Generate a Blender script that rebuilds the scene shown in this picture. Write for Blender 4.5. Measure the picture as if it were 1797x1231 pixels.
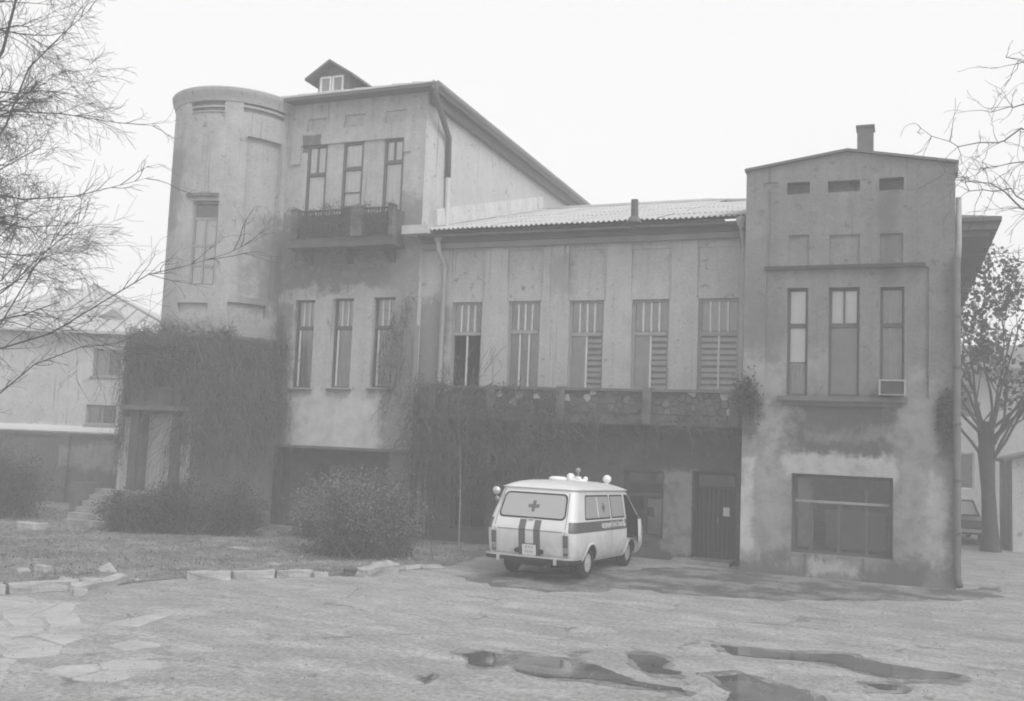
import bpy, bmesh, math, random
import numpy as np
from mathutils import Vector, Matrix, noise as mnoise

for o in list(bpy.data.objects):
    bpy.data.objects.remove(o)
sc = bpy.context.scene
COL = sc.collection
rng = np.random.default_rng(7)
random.seed(7)
R_ = math.radians

# ------------------------------------------------------------------ camera
# solved from the vanishing points of the facade; pixels are of the 1797 x 1231 photograph
F, CX, CY, H = 1700.0, 898.5, 615.5, 2.8
def nrm(v):
    return v / np.linalg.norm(v)
_X = nrm(np.array([4265, 16, -1700.0]))
_Y = np.array([677, 182, 1700.0]); _Y = nrm(_Y - _X * np.dot(_X, _Y))
_Z = np.cross(_X, _Y)
ROT = np.stack([_X, _Y, _Z])
CAM = np.array([0, 0, H])
cam_d = bpy.data.cameras.new('camera')
cam = bpy.data.objects.new('camera', cam_d); COL.objects.link(cam)
cam_d.sensor_width = 36.0; cam_d.lens = F / 1797 * 36.0
cam_d.clip_start = 0.1; cam_d.clip_end = 1500
m = Matrix.Identity(4)
for i in range(3):
    m[i][0] = ROT[i, 0]; m[i][1] = -ROT[i, 1]; m[i][2] = -ROT[i, 2]; m[i][3] = CAM[i]
cam.matrix_world = m
sc.camera = cam

# ------------------------------------------------------------------ sky, sun, exposure
SUN_EL, SUN_AZ = R_(48), R_(62)      # azimuth from the direction towards the camera, to the right of the facade
w = bpy.data.worlds.new('World'); sc.world = w; w.use_nodes = True
nt = w.node_tree; nt.nodes.clear()
sky = nt.nodes.new('ShaderNodeTexSky'); sky.sky_type = 'NISHITA'; sky.sun_disc = False
sky.sun_elevation = SUN_EL; sky.altitude = 100; sky.air_density = 1.0; sky.dust_density = 6.0; sky.ozone_density = 1.0
bw = nt.nodes.new('ShaderNodeRGBToBW')
mixv = nt.nodes.new('ShaderNodeMix'); mixv.data_type = 'FLOAT'
mixv.inputs[0].default_value = 0.62      # veil of even cloud over the clear-sky gradient
mixv.inputs[3].default_value = 6.4
bg = nt.nodes.new('ShaderNodeBackground'); bg.inputs['Strength'].default_value = 0.15
wo = nt.nodes.new('ShaderNodeOutputWorld')
nt.links.new(sky.outputs[0], bw.inputs[0]); nt.links.new(bw.outputs[0], mixv.inputs[2])
nt.links.new(mixv.outputs[0], bg.inputs['Color']); nt.links.new(bg.outputs[0], wo.inputs['Surface'])
sun_d = bpy.data.lights.new('sun', 'SUN'); sun_d.energy = 0.9; sun_d.angle = R_(22); sun_d.color = (1, 1, 1)
sun = bpy.data.objects.new('sun', sun_d); COL.objects.link(sun)
sdir = Vector((math.sin(SUN_AZ) * math.cos(SUN_EL), -math.cos(SUN_AZ) * math.cos(SUN_EL), math.sin(SUN_EL)))
sun.rotation_euler = sdir.to_track_quat('Z', 'Y').to_euler()
sky.sun_rotation = math.atan2(sdir.x, sdir.y)
sc.view_settings.view_transform = 'Standard'; sc.view_settings.look = 'None'
sc.view_settings.exposure = 0.5; sc.view_settings.gamma = 1.0
sc.render.engine = 'CYCLES'
sc.cycles.use_denoising = True
sc.cycles.max_bounces = 6; sc.cycles.diffuse_bounces = 3; sc.cycles.glossy_bounces = 2
sc.cycles.transparent_max_bounces = 6; sc.cycles.volume_bounces = 1
sc.cycles.filter_width = 1.9
FADE_DENSITY = 0.0078  # density of the added volume that lifts the dark tones

# ------------------------------------------------------------------ pixel -> place helpers
def ray(x, y): return ROT @ np.array([x - CX, y - CY, F])
def onY(x, y, Y): d = ray(x, y); return CAM + d * (Y / d[1])
def onX(x, y, X): d = ray(x, y); return CAM + d * (X / d[0])
def onZ(x, y, Z=0.0): d = ray(x, y); return CAM + d * ((Z - H) / d[2])
def onP(x, y, p, n):
    d = ray(x, y); p = np.array(p); n = np.array(n); return CAM + d * (np.dot(p - CAM, n) / np.dot(d, n))
def atD(x, y, D): d = ray(x, y); return CAM + d * (D / F)
def rect(x0, y0, x1, y1, Y):
    xm, ym = (x0 + x1) / 2, (y0 + y1) / 2
    return onY(x0, ym, Y)[0], onY(x1, ym, Y)[0], onY(xm, y1, Y)[2], onY(xm, y0, Y)[2]   # X0 X1 Z0 Z1

# ------------------------------------------------------------------ materials (all grey: the place is seen in black and white)
class NT:
    def __init__(s, name, rough=0.85, spec=0.3):
        s.m = bpy.data.materials.new(name); s.m.use_nodes = True
        s.t = s.m.node_tree; s.b = s.t.nodes['Principled BSDF']
        s.b.inputs['Roughness'].default_value = rough
        s.b.inputs['Specular IOR Level'].default_value = spec
        s._pos = None
    def new(s, k): return s.t.nodes.new(k)
    def put(s, sock, v):
        if hasattr(v, 'is_output') or isinstance(v, bpy.types.NodeSocket): s.t.links.new(v, sock)
        else: sock.default_value = v
    def pos(s):
        if s._pos is None: s._pos = s.new('ShaderNodeNewGeometry').outputs['Position']
        return s._pos
    def obj(s): return s.new('ShaderNodeTexCoord').outputs['Object']
    def xyz(s, v):
        n = s.new('ShaderNodeSeparateXYZ'); s.put(n.inputs[0], v); return n.outputs
    def mth(s, op, a, b=0.0, c=0.0, clamp=False):
        n = s.new('ShaderNodeMath'); n.operation = op; n.use_clamp = clamp
        s.put(n.inputs[0], a); s.put(n.inputs[1], b); s.put(n.inputs[2], c); return n.outputs[0]
    def scale(s, v, k):
        n = s.new('ShaderNodeVectorMath'); n.operation = 'MULTIPLY'; s.put(n.inputs[0], v); n.inputs[1].default_value = k; return n.outputs[0]
    def noise(s, v, scale, detail=4, rough=0.55):
        n = s.new('ShaderNodeTexNoise'); s.put(n.inputs['Vector'], v); n.inputs['Scale'].default_value = scale
        n.inputs['Detail'].default_value = detail; n.inputs['Roughness'].default_value = rough; return n.outputs['Fac']
    def vor(s, v, scale, feat='DISTANCE_TO_EDGE'):
        n = s.new('ShaderNodeTexVoronoi'); n.feature = feat; s.put(n.inputs['Vector'], v); n.inputs['Scale'].default_value = scale
        return n.outputs['Distance']
    def ramp(s, v, a, b, lo=0.0, hi=1.0):
        n = s.new('ShaderNodeMapRange'); n.interpolation_type = 'SMOOTHSTEP'; s.put(n.inputs[0], v)
        n.inputs[1].default_value = a; n.inputs[2].default_value = b; n.inputs[3].default_value = lo; n.inputs[4].default_value = hi
        return n.outputs[0]
    def mix(s, f, a, b):
        n = s.new('ShaderNodeMix'); n.data_type = 'FLOAT'; s.put(n.inputs[0], f); s.put(n.inputs[2], a); s.put(n.inputs[3], b); return n.outputs[0]
    def bump(s, h, strength=0.3, dist=0.02):
        n = s.new('ShaderNodeBump'); n.inputs['Strength'].default_value = strength; n.inputs['Distance'].default_value = dist
        s.put(n.inputs['Height'], h); s.t.links.new(n.outputs[0], s.b.inputs['Normal'])
    def color(s, v):
        if isinstance(v, (int, float)): s.b.inputs['Base Color'].default_value = (v, v, v, 1)
        else: s.t.links.new(v, s.b.inputs['Base Color'])
        return s.m

def plain(name, val, rough=0.7, var=0.25, scale=3.0, spec=0.3, bump=0.0, metallic=0.0):
    n = NT(name, rough, spec); p = n.obj()
    a = n.noise(p, scale, 5); b = n.noise(p, scale * 9, 3)
    f = n.mth('ADD', n.mth('MULTIPLY', n.mth('SUBTRACT', a, 0.5), var * 2.0), n.mth('MULTIPLY', n.mth('SUBTRACT', b, 0.5), var))
    n.b.inputs['Metallic'].default_value = metallic
    if bump: n.bump(b, bump, 0.01)
    return n.color(n.mth('MULTIPLY', n.mth('ADD', f, 1.0), val))

def plaster(name, base, stains_and_shade=(), streak=0.35, blotch=0.4, peel=0.0, peelval=0.5):
    """weathered lime plaster; stains_and_shade: (axis, a0, a1, z0, z1, value, edge) patches of dirt, damp, lost plaster and painted shade with ragged borders"""
    n = NT(name, 0.93, 0.15); p = n.pos(); x, y, z = n.xyz(p)
    big = n.noise(p, 0.55, 6, 0.6); mid = n.noise(p, 2.6, 6, 0.65); fine = n.noise(p, 16, 4, 0.6)
    st = n.noise(n.scale(p, (3.4, 3.4, 0.22)), 1.0, 5, 0.6)
    f = n.mth('MULTIPLY', n.mth('SUBTRACT', big, 0.5), blotch)
    f = n.mth('ADD', f, n.mth('MULTIPLY', n.mth('SUBTRACT', mid, 0.5), blotch * 1.3))
    f = n.mth('ADD', f, n.mth('MULTIPLY', n.mth('SUBTRACT', st, 0.5), streak))
    f = n.mth('ADD', f, n.mth('MULTIPLY', n.mth('SUBTRACT', fine, 0.5), 0.6))
    v = n.mth('MULTIPLY', n.mth('ADD', f, 1.0), base)
    spots = n.ramp(n.noise(p, 4.2, 8, 0.72), 0.57, 0.68); chips = n.ramp(n.noise(n.scale(p, (1.3, 1.3, 1)), 6.5, 9, 0.75), 0.62, 0.70)
    v = n.mth('MULTIPLY', v, n.mth('SUBTRACT', 1.0, n.mth('MULTIPLY', spots, 0.5))); v = n.mth('MULTIPLY', v, n.mth('ADD', 1.0, n.mth('MULTIPLY', chips, 0.42)))
    lines = n.ramp(n.noise(n.scale(p, (7.0, 7.0, 0.16)), 1.0, 6, 0.7), 0.58, 0.72); v = n.mth('MULTIPLY', v, n.mth('SUBTRACT', 1.0, n.mth('MULTIPLY', lines, 0.52)))
    if peel:
        pm = n.ramp(n.noise(n.scale(p, (1, 1, 0.7)), 1.7, 8, 0.68), 0.60, 0.64)
        v = n.mix(n.mth('MULTIPLY', pm, peel), v, peelval)
    w1 = n.mth('SUBTRACT', n.noise(p, 2.2, 7, 0.7), 0.5)
    w2 = n.mth('ADD', n.mth('SUBTRACT', n.noise(n.scale(p, (1, 1, 1.1)), 1.5, 9, 0.72), 0.5), n.mth('MULTIPLY', n.mth('SUBTRACT', n.noise(n.scale(p, (6, 6, 0.5)), 1.0, 5, 0.7), 0.5), 0.35))
    for (ax, a0, a1, z0, z1, val, edge) in stains_and_shade:
        u = n.mth('ADD', {'x': x, 'y': y}[ax], n.mth('MULTIPLY', w1, edge * 3.2))
        h = n.mth('ADD', z, n.mth('MULTIPLY', w2, edge * 4.5))
        mk = n.mth('MULTIPLY', n.ramp(u, a0 - edge / 2, a0 + edge / 2), n.ramp(u, a1 - edge / 2, a1 + edge / 2, 1, 0))
        mk = n.mth('MULTIPLY', mk, n.mth('MULTIPLY', n.ramp(h, z0 - edge / 2, z0 + edge / 2), n.ramp(h, z1 - edge / 2, z1 + edge / 2, 1, 0)))
        mk = n.mth('MULTIPLY', mk, n.ramp(mid, 0.22, 0.55, 0.45, 1.0))
        v = n.mix(mk, v, n.mth('MULTIPLY', n.mth('ADD', n.mth('MULTIPLY', n.mth('SUBTRACT', mid, 0.5), 0.9), 1.0), val))
    n.bump(n.mth('ADD', n.mth('MULTIPLY', mid, 0.7), n.mth('MULTIPLY', fine, 0.5)), 0.5, 0.02)
    return n.color(v)

def glass_mat(name, tint=0.02, mixf=0.03, rough=0.06):
    mt = bpy.data.materials.new(name); mt.use_nodes = True; t = mt.node_tree; t.nodes.clear()
    tr = t.nodes.new('ShaderNodeBsdfTransparent'); tr.inputs[0].default_value = (0.985, 0.985, 0.985, 1)
    df = t.nodes.new('ShaderNodeBsdfDiffuse'); df.inputs[0].default_value = (0.45, 0.45, 0.45, 1)
    gl = t.nodes.new('ShaderNodeBsdfGlossy'); gl.inputs['Roughness'].default_value = rough; gl.inputs[0].default_value = (0.9, 0.9, 0.9, 1)
    fr = t.nodes.new('ShaderNodeFresnel'); fr.inputs[0].default_value = 1.5
    m0 = t.nodes.new('ShaderNodeMixShader'); m0.inputs[0].default_value = mixf    # film of dust
    m1 = t.nodes.new('ShaderNodeMixShader'); o = t.nodes.new('ShaderNodeOutputMaterial')
    t.links.new(tr.outputs[0], m0.inputs[1]); t.links.new(df.outputs[0], m0.inputs[2])
    t.links.new(fr.outputs[0], m1.inputs[0]); t.links.new(m0.outputs[0], m1.inputs[1]); t.links.new(gl.outputs[0], m1.inputs[2])
    t.links.new(m1.outputs[0], o.inputs[0])
    return mt

M = {}
M['tower'] = plaster('tower_plaster', 0.335, [('x', -20.4, -19.2, 8.4, 10.9, 0.22, 0.5), ('x', -19.4, -18.6, 7.6, 9.2, 0.38, 0.35), ('x', -17.3, -16.4, 6.0, 8.8, 0.17, 0.5), ('x', -20.6, -16.4, 5.0, 5.8, 0.24, 0.4)], 0.35, 0.45)
M['bay'] = plaster('bay_plaster', 0.36, [('x', -17.2, -13.1, 6.85, 8.5, 0.15, 0.4), ('x', -13.3, -12.1, 6.6, 9.4, 0.20, 0.5), ('x', -17.6, -16.2, 7.9, 9.2, 0.15, 0.4), ('x', -16.0, -13.1, 2.2, 3.9, 0.43, 0.35),  # first patch: grime plus the upper balcony's shade, painted together
                                         ('x', -13.3, -12.0, 2.2, 6.6, 0.21, 0.4), ('x', -17.8, -16.3, 1.8, 6.6, 0.16, 0.4), ('x', -16.35, -15.7, 10.95, 11.45, 0.10, 0.05)], 0.55, 0.4)
M['side'] = plaster('side_plaster', 0.44, [('y', 24, 40, 8, 9.4, 0.36, 0.4)], 0.2, 0.2)
M['mid'] = plaster('wing_plaster', 0.36, [('x', -8.6, -7.9, 6.6, 7.6, 0.26, 0.3), ('x', -6.4, -5.9, 4.6, 6.2, 0.30, 0.35), ('x', -12.6, -11.4, 3, 6.5, 0.19, 0.4)], 0.3, 0.3)
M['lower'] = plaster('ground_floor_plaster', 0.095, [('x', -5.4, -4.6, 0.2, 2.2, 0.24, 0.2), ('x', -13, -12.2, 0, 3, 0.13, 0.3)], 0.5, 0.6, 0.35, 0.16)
M['pav'] = plaster('pavilion_plaster', 0.185, [('x', -2.85, 0.05, 2.7, 4.05, 0.085, 0.3), ('x', -1.9, 0.4, 3.0, 3.3, 0.17, 0.3),
                                              ('x', -3.5, -2.3, 0.4, 5.4, 0.27, 0.55), ('x', -0.05, 0.75, 0.6, 4.5, 0.25, 0.45), ('x', -2.4, 0.0, 2.2, 2.72, 0.36, 0.16),
                                              ('x', 0.55, 1.0, 0.5, 2.4, 0.36, 0.3), ('x', -3.4, -3.05, 0.5, 2.6, 0.42, 0.15), ('x', -3.4, -2.9, 3.0, 3.9, 0.10, 0.25),
                                              ('x', 0.8, 1.3, 2.7, 4.2, 0.09, 0.2), ('x', -3.4, -2.0, -0.3, 0.34, 0.13, 0.4), ('x', -0.9, 0.5, -0.3, 0.4, 0.11, 0.4), ('x', -1.9, -0.8, 0.1, 0.45, 0.34, 0.22), ('x', -2.2, -1.2, 4.4, 5.0, 0.24, 0.4),
                                              ('x', -0.4, 0.0, 6.4, 8.9, 0.13, 0.25), ('x', -3.4, -2.5, 5.0, 6.0, 0.155, 0.4)], 0.45, 0.5, 0.3, 0.25)
M['porch'] = plaster('porch_plaster', 0.13, [('x', -18.3, -17.9, 0.6, 3.0, 0.26, 0.2)], 0.5, 0.5)
M['nwall'] = plaster('house_plaster', 0.44, [('x', -40, -20, 1.5, 2.6, 0.58, 0.2)], 0.3, 0.45, 0.4, 0.36)
M['farwall'] = plaster('far_house_plaster', 0.36, [], 0.3, 0.35)
M['gwall'] = plaster('garden_wall_render', 0.11, [('x', -27, -21, 1.2, 2.0, 0.2, 0.3)], 0.5, 0.5)
M['shed'] = plaster('shed_plaster', 0.52, [], 0.4, 0.4)
M['frame'] = plain('old_window_paint', 0.26, 0.6, 0.3, 6)
M['framel'] = plain('pale_window_paint', 0.50, 0.55, 0.25, 6)
M['framed'] = plain('dark_window_paint', 0.09, 0.6, 0.3, 6)
M['wood'] = plain('dark_door_wood', 0.045, 0.6, 0.4, 5, bump=0.2)
M['palewood'] = plain('pale_door_paint', 0.40, 0.6, 0.25, 3)
M['board'] = plain('grey_boarding', 0.25, 0.8, 0.3, 4)
M['glass'] = glass_mat('dusty_window_glass')
M['vanglass'] = glass_mat('frosted_van_glass', mixf=0.75, rough=0.15)
M['carglass'] = glass_mat('clean_car_glass', mixf=0.04, rough=0.03)
M['curtain'] = plain('curtain_cloth', 0.80, 0.9, 0.12, 4)
M['curtaind'] = plain('grey_curtain_cloth', 0.34, 0.9, 0.3, 4)
M['blind'] = plain('blind_slat_paint', 0.38, 0.7, 0.3, 4)
M['slate'] = plain('asbestos_roof_sheet', 0.40, 0.85, 0.22, 1.3, bump=0.2)
M['metal'] = plain('pale_roof_metal', 0.42, 0.5, 0.25, 1.2)
M['metald'] = plain('dark_roof_metal', 0.12, 0.6, 0.3, 1.2)
M['fascia'] = plain('dark_fascia_wood', 0.11, 0.8, 0.3, 2)
M['fascial'] = plain('grey_fascia_wood', 0.21, 0.8, 0.3, 2)
M['zinc'] = plain('zinc_pipe', 0.27, 0.55, 0.3, 3)
M['zincd'] = plain('rusty_dark_pipe', 0.10, 0.7, 0.4, 3)
M['brick'] = plain('sooty_brick', 0.13, 0.9, 0.4, 5, bump=0.4)
M['iron'] = plain('rusted_iron', 0.05, 0.7, 0.3, 8)
M['concrete'] = plain('stained_concrete', 0.115, 0.9, 0.7, 2.2, bump=0.4)
M['concl'] = plain('pale_concrete', 0.25, 0.9, 0.6, 3, bump=0.4)
M['parapet'] = plain('parapet_stone', 0.085, 0.9, 0.6, 2.4, bump=0.5)
M['kerb'] = plain('kerb_stone', 0.33, 0.95, 0.6, 4, bump=0.8)
M['flag'] = plain('flagstone', 0.35, 0.95, 0.55, 1.7, bump=0.6)
M['bark'] = plain('tree_bark', 0.055, 0.95, 0.4, 6, bump=0.5)
M['barkl'] = plain('pale_bark', 0.20, 0.95, 0.3, 6)
M['twig'] = plain('vine_twig', 0.11, 0.95, 0.7, 2.5)
def van_mat():
    n = NT('white_van_paint', 0.4, 0.5); p = n.obj(); x, y, z = n.xyz(p)
    h = n.mth('ADD', z, n.mth('MULTIPLY', n.mth('SUBTRACT', n.noise(p, 2.5, 6, 0.7), 0.5), 0.9))
    grime = n.ramp(h, 0.35, 1.05, 1, 0); a = n.noise(p, 9, 5, 0.7)      # road spray thrown up over the lower panels
    v = n.mix(n.mth('MULTIPLY', grime, n.ramp(a, 0.3, 0.7, 0.55, 1.0)), n.mth('MULTIPLY', n.ramp(n.noise(p, 1.6, 5), 0.3, 0.7, 0.92, 1.0), 0.64), 0.33)
    n.t.links.new(n.mix(grime, 0.38, 0.8), n.b.inputs['Roughness']); return n.color(v)
M['van'] = van_mat()
M['vanred'] = plain('red_stripe_paint', 0.085, 0.4, 0.08, 2, 0.5)
M['black'] = plain('black_rubber', 0.02, 0.75, 0.2, 6)
M['inside'] = plain('dark_cab_lining', 0.025, 0.8, 0.2, 4)
M['chrome'] = plain('worn_chrome', 0.55, 0.35, 0.1, 6, metallic=0.6)
M['lampw_glint'] = plain('white_lamp_and_glint', 0.78, 0.35, 0.05, 4)
M['lampr'] = plain('red_lamp_plastic', 0.09, 0.3, 0.1, 5)
M['lampo'] = plain('amber_lamp_plastic', 0.25, 0.3, 0.1, 5)
M['plate'] = plain('number_plate', 0.62, 0.5, 0.15, 20)
M['rim'] = plain('steel_rim', 0.4, 0.5, 0.2, 6)
M['acframe'] = plain('yellowed_plastic_frame', 0.30, 0.6, 0.3, 6)
M['stepstone'] = plain('worn_step_stone', 0.46, 0.9, 0.4, 4, bump=0.4)
M['car'] = plain('dark_car_paint', 0.05, 0.35, 0.1, 2, 0.5)
M['steel'] = plain('grey_sheet_steel', 0.35, 0.5, 0.2, 4)

def leafmat(name, lo, hi, scale=1.2):
    n = NT(name, 0.8, 0.2); p = n.pos()
    a = n.noise(p, scale, 4); b = n.noise(p, 24, 2)
    f = n.mth('ADD', n.mth('MULTIPLY', n.ramp(a, 0.35, 0.65), 0.6), n.mth('MULTIPLY', n.ramp(b, 0.4, 0.65), 0.55))
    return n.color(n.mix(f, lo, hi))
M['leafbush'] = leafmat('bush_leaf', 0.055, 0.20, 1.6)
M['leafvine'] = leafmat('vine_leaf', 0.025, 0.09, 1.2)
M['leaftree'] = leafmat('tree_leaf', 0.04, 0.10)
M['grass'] = leafmat('grass_blade', 0.08, 0.24, 0.9)
M['litter'] = leafmat('fallen_leaf', 0.10, 0.34, 1.5)

def ground_mat():
    n = NT('yard_asphalt', 0.9, 0.2); p = n.pos()
    big = n.noise(p, 0.16, 6, 0.6); mid = n.noise(n.scale(p, (0.7, 1.4, 1)), 1.1, 8, 0.72); fine = n.noise(p, 14, 5, 0.7); grit = n.noise(p, 70, 2, 0.6)
    wv = n.new('ShaderNodeVectorMath'); wv.operation = 'ADD'
    nn = n.new('ShaderNodeTexNoise'); nn.inputs['Scale'].default_value = 1.4; nn.inputs['Detail'].default_value = 4; n.put(nn.inputs['Vector'], p)
    sc_ = n.new('ShaderNodeVectorMath'); sc_.operation = 'SCALE'; sc_.inputs[3].default_value = 0.8; n.put(sc_.inputs[0], nn.outputs['Color'])
    n.put(wv.inputs[0], p); n.put(wv.inputs[1], sc_.outputs[0])
    cr = n.ramp(n.vor(wv.outputs[0], 0.42), 0.006, 0.022, 1, 0)
    crm = n.ramp(n.noise(p, 0.8, 5, 0.7), 0.50, 0.62)
    patch = n.ramp(n.noise(n.scale(p, (0.8, 1.3, 1)), 1.3, 10, 0.76), 0.49, 0.53)
    dark = n.ramp(n.noise(n.scale(p, (0.4, 1.3, 1)), 0.7, 9, 0.74), 0.54, 0.68)
    v = n.mth('MULTIPLY', n.mth('ADD', n.mth('MULTIPLY', n.mth('SUBTRACT', big, 0.5), 0.4), 1.0), n.mix(patch, 0.285, 0.33))
    v = n.mth('MULTIPLY', v, n.ramp(mid, 0.3, 0.7, 0.82, 1.15)); v = n.mix(n.mth('MULTIPLY', dark, 0.7), v, 0.20)
    v = n.mth('MULTIPLY', v, n.ramp(fine, 0.25, 0.72, 0.68, 1.25))
    v = n.mth('MULTIPLY', v, n.ramp(grit, 0.25, 0.7, 0.85, 1.1))
    v = n.mix(n.mth('MULTIPLY', n.mth('MULTIPLY', cr, crm), 0.7), v, 0.10)
    n.bump(n.mth('ADD', n.mth('MULTIPLY', patch, 0.25), n.mth('ADD', fine, n.mth('MULTIPLY', cr, -0.6))), 0.6, 0.03)
    return n.color(v)
M['ground'] = ground_mat()
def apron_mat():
    n = NT('dark_asphalt', 0.75, 0.35); p = n.pos()
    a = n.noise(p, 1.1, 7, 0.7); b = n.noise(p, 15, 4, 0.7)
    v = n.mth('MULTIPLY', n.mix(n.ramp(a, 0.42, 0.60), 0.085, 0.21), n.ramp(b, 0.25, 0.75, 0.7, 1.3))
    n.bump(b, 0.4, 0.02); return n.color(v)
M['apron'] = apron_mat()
def earth_mat():
    n = NT('lawn_earth', 0.95, 0.1); p = n.pos()
    a = n.noise(p, 0.8, 7, 0.7); b = n.noise(p, 11, 5, 0.75); c = n.ramp(n.noise(p, 0.45, 5), 0.5, 0.62)
    v = n.mth('MULTIPLY', n.mix(n.ramp(a, 0.38, 0.64), 0.14, 0.27), n.ramp(b, 0.25, 0.75, 0.5, 1.5))
    v = n.mix(n.mth('MULTIPLY', c, 0.5), v, 0.2)
    n.bump(b, 0.8, 0.05); return n.color(v)
M['earth'] = earth_mat()
def damp_mat():
    n = NT('damp_margin_asphalt', 0.6, 0.4); p = n.pos()
    a = n.noise(p, 2.5, 8, 0.75); b = n.noise(p, 14, 5, 0.7)
    n.bump(b, 0.4, 0.02); return n.color(n.mth('MULTIPLY', n.mix(n.ramp(a, 0.42, 0.6), 0.12, 0.24), n.ramp(b, 0.25, 0.72, 0.7, 1.25)))
M['damp'] = damp_mat()
def feather(mt):
    n = mt.node_tree; b = n.nodes['Principled BSDF']; o = n.nodes['Material Output']
    at = n.nodes.new('ShaderNodeAttribute'); at.attribute_name = 'edge'; g = n.nodes.new('ShaderNodeNewGeometry'); nz = n.nodes.new('ShaderNodeTexNoise'); nz.inputs['Scale'].default_value = 9; nz.inputs['Detail'].default_value = 8; nz.inputs['Roughness'].default_value = .75
    n.links.new(g.outputs['Position'], nz.inputs['Vector']); ad = n.nodes.new('ShaderNodeMath'); ad.operation = 'MULTIPLY_ADD'; ad.inputs[1].default_value = 1.0; n.links.new(at.outputs['Fac'], ad.inputs[0]); n.links.new(nz.outputs['Fac'], ad.inputs[2])
    mr = n.nodes.new('ShaderNodeMapRange'); mr.interpolation_type = 'SMOOTHSTEP'; mr.inputs[1].default_value = .70; mr.inputs[2].default_value = 1.15; n.links.new(ad.outputs[0], mr.inputs[0])
    tr = n.nodes.new('ShaderNodeBsdfTransparent'); mx = n.nodes.new('ShaderNodeMixShader'); n.links.new(mr.outputs[0], mx.inputs[0]); n.links.new(tr.outputs[0], mx.inputs[1]); n.links.new(b.outputs[0], mx.inputs[2]); n.links.new(mx.outputs[0], o.inputs['Surface'])
def puddle_mat():
    n = NT('puddle_water', 0.04, 0.5); p = n.pos()
    n.b.inputs['IOR'].default_value = 1.33
    n.bump(n.noise(p, 3, 2), 0.03, 0.01)
    return n.color(n.mix(n.ramp(n.noise(p, 1.5, 4), 0.4, 0.6), 0.085, 0.13))
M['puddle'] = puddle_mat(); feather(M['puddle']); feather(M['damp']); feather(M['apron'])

# ------------------------------------------------------------------ mesh helpers
class MB:
    def __init__(s): s.v = []; s.f = []; s.sm = False
    def add(s, vs, fs):
        k = len(s.v); s.v += [tuple(map(float, q)) for q in vs]; s.f += [tuple(i + k for i in q) for q in fs]; return s
    def box(s, x0, x1, y0, y1, z0, z1):
        return s.hexa([(x0, y0, z0), (x1, y0, z0), (x1, y1, z0), (x0, y1, z0), (x0, y0, z1), (x1, y0, z1), (x1, y1, z1), (x0, y1, z1)])
    def hexa(s, p):
        return s.add(p, [(3, 2, 1, 0), (4, 5, 6, 7), (0, 1, 5, 4), (1, 2, 6, 5), (2, 3, 7, 6), (3, 0, 4, 7)])
    def prism(s, poly, ext):
        """poly: planar 3-D polygon, extruded by vector ext"""
        n = len(poly); a = [tuple(p) for p in poly]; b = [tuple(np.array(p) + np.array(ext)) for p in poly]
        return s.add(a + b, [tuple(range(n))[::-1], tuple(range(n, 2 * n))] + [(i, (i + 1) % n, n + (i + 1) % n, n + i) for i in range(n)])
    def tube(s, pts, rad, n=8, cap=True):
        pts = [Vector(p) for p in pts]
        if not hasattr(rad, '__len__'): rad = [rad] * len(pts)
        vs, fs = [], []; up = None
        for i, p in enumerate(pts):
            d = (pts[min(i + 1, len(pts) - 1)] - pts[max(i - 1, 0)])
            d = d.normalized() if d.length > 1e-9 else Vector((0, 0, 1))
            a = Vector((0, 0, 1)) if abs(d.z) < 0.9 else Vector((1, 0, 0))
            if up is not None: a = up
            u = (a - d * a.dot(d)); u = u.normalized() if u.length > 1e-6 else d.orthogonal().normalized()
            up = u; v = d.cross(u)
            for k in range(n):
                t = 2 * math.pi * k / n; vs.append(p + (u * math.cos(t) + v * math.sin(t)) * rad[i])
        for i in range(len(pts) - 1):
            for k in range(n):
                fs.append((i * n + k, i * n + (k + 1) % n, (i + 1) * n + (k + 1) % n, (i + 1) * n + k))
        if cap: fs += [tuple(range(n))[::-1], tuple(range((len(pts) - 1) * n, len(pts) * n))]
        return s.add(vs, fs)
    def lathe(s, prof, c=(0, 0, 0), n=24, a0=0, a1=2 * math.pi, axis='z'):
        vs, fs = [], []; full = abs(a1 - a0 - 2 * math.pi) < 1e-6; N = n if full else n + 1
        for (r, z) in prof:
            for k in range(N):
                t = a0 + (a1 - a0) * k / n
                q = (r * math.sin(t), -r * math.cos(t), z)
                if axis == 'y': q = (r * math.sin(t), z, r * math.cos(t))
                if axis == 'x': q = (z, r * math.sin(t), r * math.cos(t))
                vs.append((c[0] + q[0], c[1] + q[1], c[2] + q[2]))
        for i in range(len(prof) - 1):
            for k in range(n):
                k2 = (k + 1) % N; fs.append((i * N + k, i * N + k2, (i + 1) * N + k2, (i + 1) * N + k))
        return s.add(vs, fs)
    def build(s, name, mat, parent=None, smooth=False, recalc=True):
        me = bpy.data.meshes.new(name); me.from_pydata(s.v, [], s.f)
        if recalc:
            bm = bmesh.new(); bm.from_mesh(me); bmesh.ops.recalc_face_normals(bm, faces=bm.faces); bm.to_mesh(me); bm.free()
        return link(name, me, mat, parent, smooth)

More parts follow.
